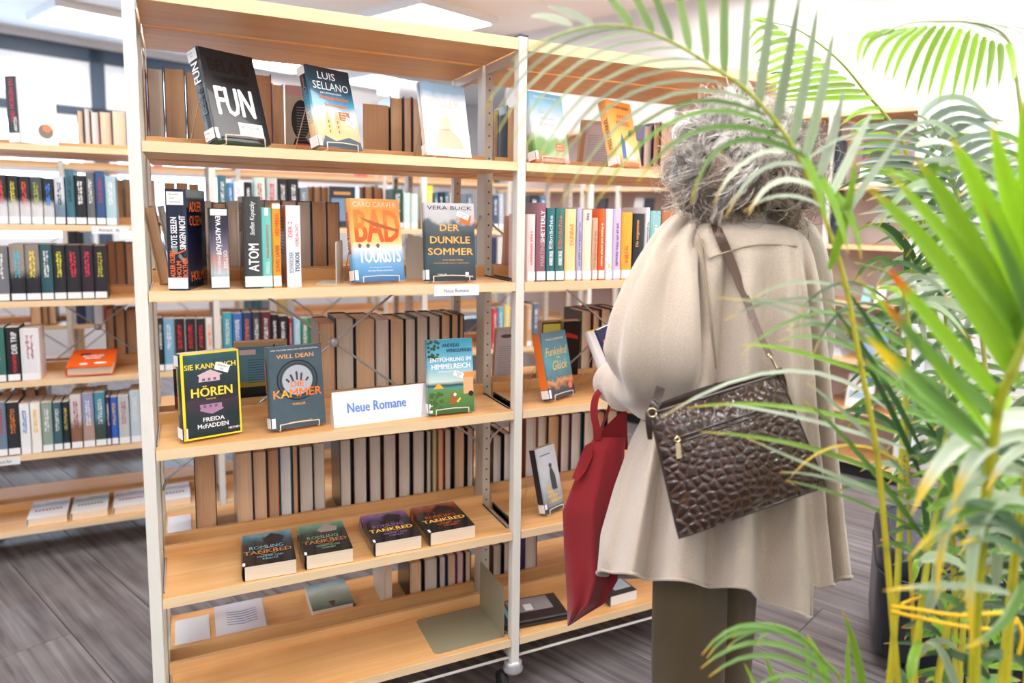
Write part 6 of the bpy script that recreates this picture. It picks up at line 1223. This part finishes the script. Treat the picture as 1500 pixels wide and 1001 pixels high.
# frond 2: bright green fan above the head on the right
f2, P2 = frond('', [(1400, 1060, 1.3), (1398, 860, 1.35), (1388, 640, 1.4), (1365, 420, 1.42), (1336, 264, 1.42), (1316, 196, 1.42), (1272, 140, 1.42), (1236, 96, 1.41), (1200, 64, 1.4), (1160, 40, 1.39), (1112, 30, 1.38)], .0055, .001, (190, 180, 44), (110, 160, 50))
for i in range(13):
    t = i/12; a = (1128+150*t, 32+112*t+0*t); q = (a[0]-30-10*t, a[1]-8+6*t); e = (1098+2*t+34*t*t, 46+100*t+18*math.sin(t*3)); pxleaf(f2, (*a, 1.41), (*q, 1.36), (*e, 1.34), .011, PL['b'], 1, .2)
for i in range(8):
    t = i/7; a = (1290+40*t, 160+90*t); e = (1235+20*t+PR.uniform(-8, 8), 185+60*t); pxleaf(f2, (*a, 1.42), ((a[0]+e[0])/2, a[1]-6, 1.4), (*e, 1.37), .010, PL['b'], 1, .2, tip=(230, 110, 40))
# frond 3: fan hanging in the top corner
f3, P3 = frond('', [(1500, 1060, 1.25), (1512, 700, 1.3), (1506, 400, 1.32), (1498, 200, 1.32), (1488, 110, 1.31), (1476, 58, 1.3), (1440, 36, 1.29), (1390, 31, 1.28), (1330, 34, 1.27), (1288, 52, 1.26)], .005, .001, (176, 176, 60), (190, 210, 170))
tips = [(1256, 96), (1262, 92), (1276, 110), (1294, 118), (1306, 122), (1324, 138), (1342, 146), (1358, 146), (1374, 152), (1394, 150), (1410, 146), (1424, 142), (1444, 134), (1462, 130), (1484, 122)]
for i, e in enumerate(tips):
    t = i/(len(tips)-1); a = (1290+185*t**.8, 50-18*math.sin(math.pi*min(1, t*1.1))+14*t); m = ((a[0]+e[0])/2+8-24*(1-t), (a[1]+e[1])/2-28+22*t); pxleaf(f3, (*a, 1.28), (*m, 1.25), (*e, 1.2), .011, PL['b'], 1, .1, tip=(150, 190, 90))
for i in range(13):
    t = i/12; a = (1310+170*t, 40-8*math.sin(3*t)); pxleaf(f3, (*a, 1.28), (a[0]+40, a[1]-4+10*t, 1.3), (a[0]+90+20*t, a[1]+30+PR.uniform(-8, 30), 1.33), .006, PL['p'], .6, .6)
# frond 4: glossy leaves, right middle, grey sheen painted into the green
f4, P4_ = frond('', [(1440, 1060, 1.32), (1448, 820, 1.34), (1450, 620, 1.35), (1430, 430, 1.34), (1408, 306, 1.33), (1384, 222, 1.32), (1362, 180, 1.31), (1340, 168, 1.3)], .0055, .0015, (196, 180, 60), (180, 196, 140))
for i in range(11):
    t = i/10; a = (1350+72*t, 172+150*t); e = (1450+60*t+PR.uniform(-6, 10), 165+75*t+PR.uniform(-10, 20)); m = ((a[0]+e[0])/2-8, a[1]-50+10*t); pxleaf(f4, (*a, 1.32), (*m, 1.28), (*e, 1.24), .025, (160, 176, 162), .7, .8, tip=(206, 170, 30), tipat=.93)
for i in range(10):
    t = i/9; a = (1356+66*t, 190+130*t); e = (1225+40*t+PR.uniform(-10, 20), 190+110*t+PR.uniform(-14, 24)); m = ((a[0]+e[0])/2+8, a[1]-26); pxleaf(f4, (*a, 1.33), (*m, 1.3), (*e, 1.28), .019, (154, 172, 158), .7, .8, tip=(206, 150, 30), tipat=.93)
for i in range(8):
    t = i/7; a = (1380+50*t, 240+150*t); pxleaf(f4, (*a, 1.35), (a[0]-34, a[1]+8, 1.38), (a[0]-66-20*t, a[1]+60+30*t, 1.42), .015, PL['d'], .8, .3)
# frond 5: close bright leaves sweeping up left from the corner
f5, P5 = frond('', [(1425, 1070, .96), (1432, 860, .92), (1458, 620, .86), (1480, 550, .84), (1500, 500, .83), (1530, 420, .82)], .0075, .005, (176, 170, 30), (150, 170, 40))
for a, m, e, w, c, tp, ta in (((1490, 560), (1400, 380), (1268, 272), .025, 'b', None, .95), ((1470, 590), (1360, 470), (1300, 392), .019, 'b', (216, 96, 20), .80), ((1462, 612), (1350, 520), (1292, 438), .018, 'm', (216, 96, 20), .82), ((1440, 640), (1330, 560), (1268, 492), .020, 'm', (226, 200, 40), .62),
        ((1500, 520), (1420, 330), (1340, 230), .028, 'b', None, .95), ((1512, 470), (1450, 300), (1392, 200), .028, 'b', None, .95), ((1500, 500), (1440, 400), (1300, 250), .022, 'b', None, .96), ((1520, 420), (1480, 300), (1452, 180), .026, 'b', None, .96), ((1440, 660), (1350, 590), (1252, 520), .010, 'm', None, .9), ((1448, 650), (1360, 560), (1236, 460), .009, 'm', None, .9),
        ((1450, 636), (1380, 540), (1250, 400), .010, 'b', None, .9), ((1530, 380), (1500, 260), (1500, 140), .026, 'b', None, .96), ((1540, 560), (1500, 420), (1440, 300), .017, 'm', None, .96)):
    pxleaf(f5, (*a, .86), (*m, .80), (*e, .77), w, PL[c], 1, .25, tip=tp, tipat=ta)
# frond 6: thin leaflets across the coat
f6, P6 = frond('', [(1345, 1070, 1.2), (1335, 860, 1.2), (1328, 640, 1.2), (1330, 520, 1.19), (1326, 440, 1.18), (1300, 400, 1.17), (1250, 385, 1.15)], .004, .0012, (196, 170, 40), (120, 150, 60))
for a, m, e, w, c in (((1290, 470), (1170, 405), (1060, 470), 5, 'g'), ((1310, 452), (1180, 380), (1100, 440), 5, 'g'), ((1318, 490), (1200, 410), (1085, 520), 5, 'm'), ((1322, 520), (1200, 430), (1072, 440), 6, 'g'), ((1326, 540), (1220, 450), (1150, 485), 8, 'm'), ((1320, 560), (1220, 470), (1140, 500), 7, 'm'), ((1316, 470), (1240, 400), (1190, 520), 5, 'd'), ((1300, 440), (1230, 380), (1168, 460), 5, 'd'),
        ((1330, 570), (1200, 440), (1048, 436), 7, 'p'), ((1300, 600), (1170, 480), (968, 612), 6, 'p'), ((1300, 560), (1150, 500), (1085, 506), 7, 'b'), ((1330, 640), (1150, 575), (1005, 598), 7, 'b'), ((1335, 660), (1160, 600), (1050, 592), 6, 'p'), ((1345, 720), (1200, 640), (1025, 633), 8, 'b'), ((1345, 740), (1220, 700), (1092, 641), 6, 'g'), ((1340, 690), (1230, 610), (1160, 697), 4, 'y'), ((1330, 700), (1240, 600), (1180, 560), 7, 'g'),
        ((1350, 760), (1230, 690), (1142, 692), 5, 'g'), ((1350, 780), (1240, 720), (1150, 704), 5, 'm'), ((1360, 800), (1250, 640), (1175, 585), 8, 'm'), ((1350, 700), (1290, 560), (1232, 470), 8, 'd'), ((1350, 660), (1280, 520), (1210, 440), 8, 'd'), ((1370, 640), (1300, 500), (1220, 400), 9, 'd')):
    pxleaf(f6, (*a, 1.19), (*m, 1.1), (*e, 1.06), w*.0011, PL[c], 1, .4, tip=(226, 190, 60), tipat=.88)
# frond 7: small one arching at the bottom
f7, P7 = frond('', [(1245, 1080, 1.1), (1232, 1000, 1.09), (1205, 965, 1.08), (1170, 930, 1.07), (1130, 915, 1.06), (1095, 914, 1.05)], .003, .001, (150, 170, 60), (120, 166, 60))
for a, m, e, w in (((1205, 962), (1090, 870), (1028, 960), 7), ((1190, 945), (1080, 890), (1035, 965), 6), ((1222, 985), (1110, 900), (1026, 980), 8), ((1230, 1010), (1120, 920), (1038, 992), 8), ((1180, 938), (1110, 905), (1064, 950), 4), ((1165, 928), (1110, 915), (1072, 935), 4), ((1150, 925), (1115, 920), (1110, 945), 4), ((1236, 1030), (1160, 960), (1105, 1010), 7)): pxleaf(f7, (*a, 1.08), (*m, 1.04), (*e, 1.02), w*.001, PL['m'], 1, .4)
for a, m, e, w in (((1225, 1040), (1200, 960), (1182, 930), 11), ((1268, 1050), (1262, 960), (1234, 896), 12), ((1245, 1040), (1240, 990), (1243, 930), 8), ((1165, 1050), (1130, 1000), (1120, 955), 8), ((1200, 1050), (1185, 990), (1180, 935), 6), ((1120, 1040), (1105, 1000), (1090, 972), 5)): pxleaf(f7, (*a, 1.1), (*m, 1.08), (*e, 1.07), w*.001, PL['b'], 1, .1)
# frond 8: big near arching leaves, lower right, their grey gloss painted in
f8, P8 = frond('', [(1470, 1080, .98), (1480, 900, .95), (1500, 720, .9), (1535, 620, .85)], .006, .004, (190, 180, 40))
for a, m, e, w, c in (((1540, 620), (1400, 590), (1335, 755), .026, 'p'), ((1540, 640), (1430, 610), (1395, 740), .024, 'p'), ((1550, 650), (1480, 640), (1445, 720), .014, 'p'), ((1520, 700), (1380, 640), (1372, 880), .018, 'g'), ((1510, 740), (1400, 680), (1425, 960), .018, 'g'), ((1520, 760), (1430, 700), (1330, 820), .014, 'm'), ((1510, 800), (1440, 700), (1385, 760), .014, 'd'), ((1520, 820), (1460, 720), (1380, 790), .014, 'd'), ((1540, 860), (1470, 760), (1400, 800), .013, 'd'),
        ((1500, 850), (1480, 930), (1412, 950), .012, 'm'), ((1480, 870), (1400, 850), (1294, 866), .010, 'g')): pxleaf(f8, (*a, .9), (*m, .86), (*e, .86), w, PL[c], .9, .5, tip=(222, 190, 50), tipat=.8)
# extra canes
for path in ([(1328, 1070, 1.16), (1346, 920, 1.15), (1362, 800, 1.15), (1380, 700, 1.16), (1386, 560, 1.2)], [(1362, 1070, 1.2), (1392, 900, 1.2), (1430, 780, 1.22), (1462, 690, 1.25), (1476, 560, 1.3)], [(1296, 1070, 1.2), (1312, 900, 1.2), (1318, 760, 1.22), (1322, 640, 1.24), (1331, 530, 1.26), (1332, 450, 1.28)], [(1460, 1070, 1.1), (1474, 920, 1.1), (1486, 800, 1.12), (1500, 700, 1.14)], [(1400, 1070, 1.3), (1412, 860, 1.34), (1400, 600, 1.4), (1380, 420, 1.42)]):
    fx, Px = frond('', path, .006, .004, (200, 184, 40), (150, 170, 60))
    m = len(Px)
    for i in range(int(m*.45), m, 4):
        for s in (-1, 1):
            u, v, d_ = prj(Px[i]); u, v = float(u), float(v); L_ = PR.uniform(70, 150); an = PR.uniform(.2, 1.0); ex, ey = u+s*L_*math.cos(an), v-L_*math.sin(an)*.8+PR.uniform(0, 70); c = PL[PR.choice('mddmg')]
            pxleaf(fx, (u, v, d_), ((u+ex)/2, min(v, ey)-PR.uniform(10, 40), d_+PR.uniform(-.05, .08)), (ex, ey, d_+PR.uniform(-.1, .15)), PR.uniform(.009, .014), c, 1, .4)
# remaining foliage mass as one part
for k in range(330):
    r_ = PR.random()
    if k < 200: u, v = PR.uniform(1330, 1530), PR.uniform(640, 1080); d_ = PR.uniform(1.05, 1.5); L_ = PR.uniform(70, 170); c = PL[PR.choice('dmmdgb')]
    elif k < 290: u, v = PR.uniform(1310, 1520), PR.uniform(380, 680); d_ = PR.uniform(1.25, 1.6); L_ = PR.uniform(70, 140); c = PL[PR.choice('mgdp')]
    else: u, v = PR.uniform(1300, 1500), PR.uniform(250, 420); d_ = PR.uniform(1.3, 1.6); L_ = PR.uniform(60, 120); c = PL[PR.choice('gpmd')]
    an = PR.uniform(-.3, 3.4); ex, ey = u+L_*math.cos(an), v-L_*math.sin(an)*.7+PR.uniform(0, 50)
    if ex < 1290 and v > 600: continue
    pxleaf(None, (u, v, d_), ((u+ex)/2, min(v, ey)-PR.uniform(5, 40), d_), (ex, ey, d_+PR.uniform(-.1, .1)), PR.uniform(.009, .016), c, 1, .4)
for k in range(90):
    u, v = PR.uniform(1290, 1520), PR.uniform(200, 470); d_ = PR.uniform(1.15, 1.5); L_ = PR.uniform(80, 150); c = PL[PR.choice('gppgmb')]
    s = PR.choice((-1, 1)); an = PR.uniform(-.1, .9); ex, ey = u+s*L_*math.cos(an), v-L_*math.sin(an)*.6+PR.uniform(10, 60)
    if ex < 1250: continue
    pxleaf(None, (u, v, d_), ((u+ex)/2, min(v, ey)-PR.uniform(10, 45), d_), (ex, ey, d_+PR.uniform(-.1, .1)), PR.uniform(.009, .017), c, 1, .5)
if STUFF.v:
    so_ = STUFF.build('inner_leaflets', LM, palm, True); setcol(so_.data, STUFFC); tag(so_, kind='stuff')
# yellow tape tied round the canes
TP = mat('yellow_tape', (244, 196, 30), .4)
for pts in ([(1306, 889, 1.07), (1335, 892, 1.04), (1400, 902, 1.0), (1440, 900, 1.02), (1485, 898, 1.06)], [(1306, 896, 1.07), (1340, 904, 1.04), (1395, 916, 1.02), (1450, 922, 1.03), (1490, 912, 1.06)], [(1320, 886, 1.10), (1345, 876, 1.14), (1385, 865, 1.2)], [(1488, 905, 1.06), (1498, 930, 1.06), (1492, 960, 1.07)]):
    P = spl([at(*q)-PBv for q in pts], 6); MB().tube(P, .0012, 6, True, .0032).build('tape', TP, palm, True)
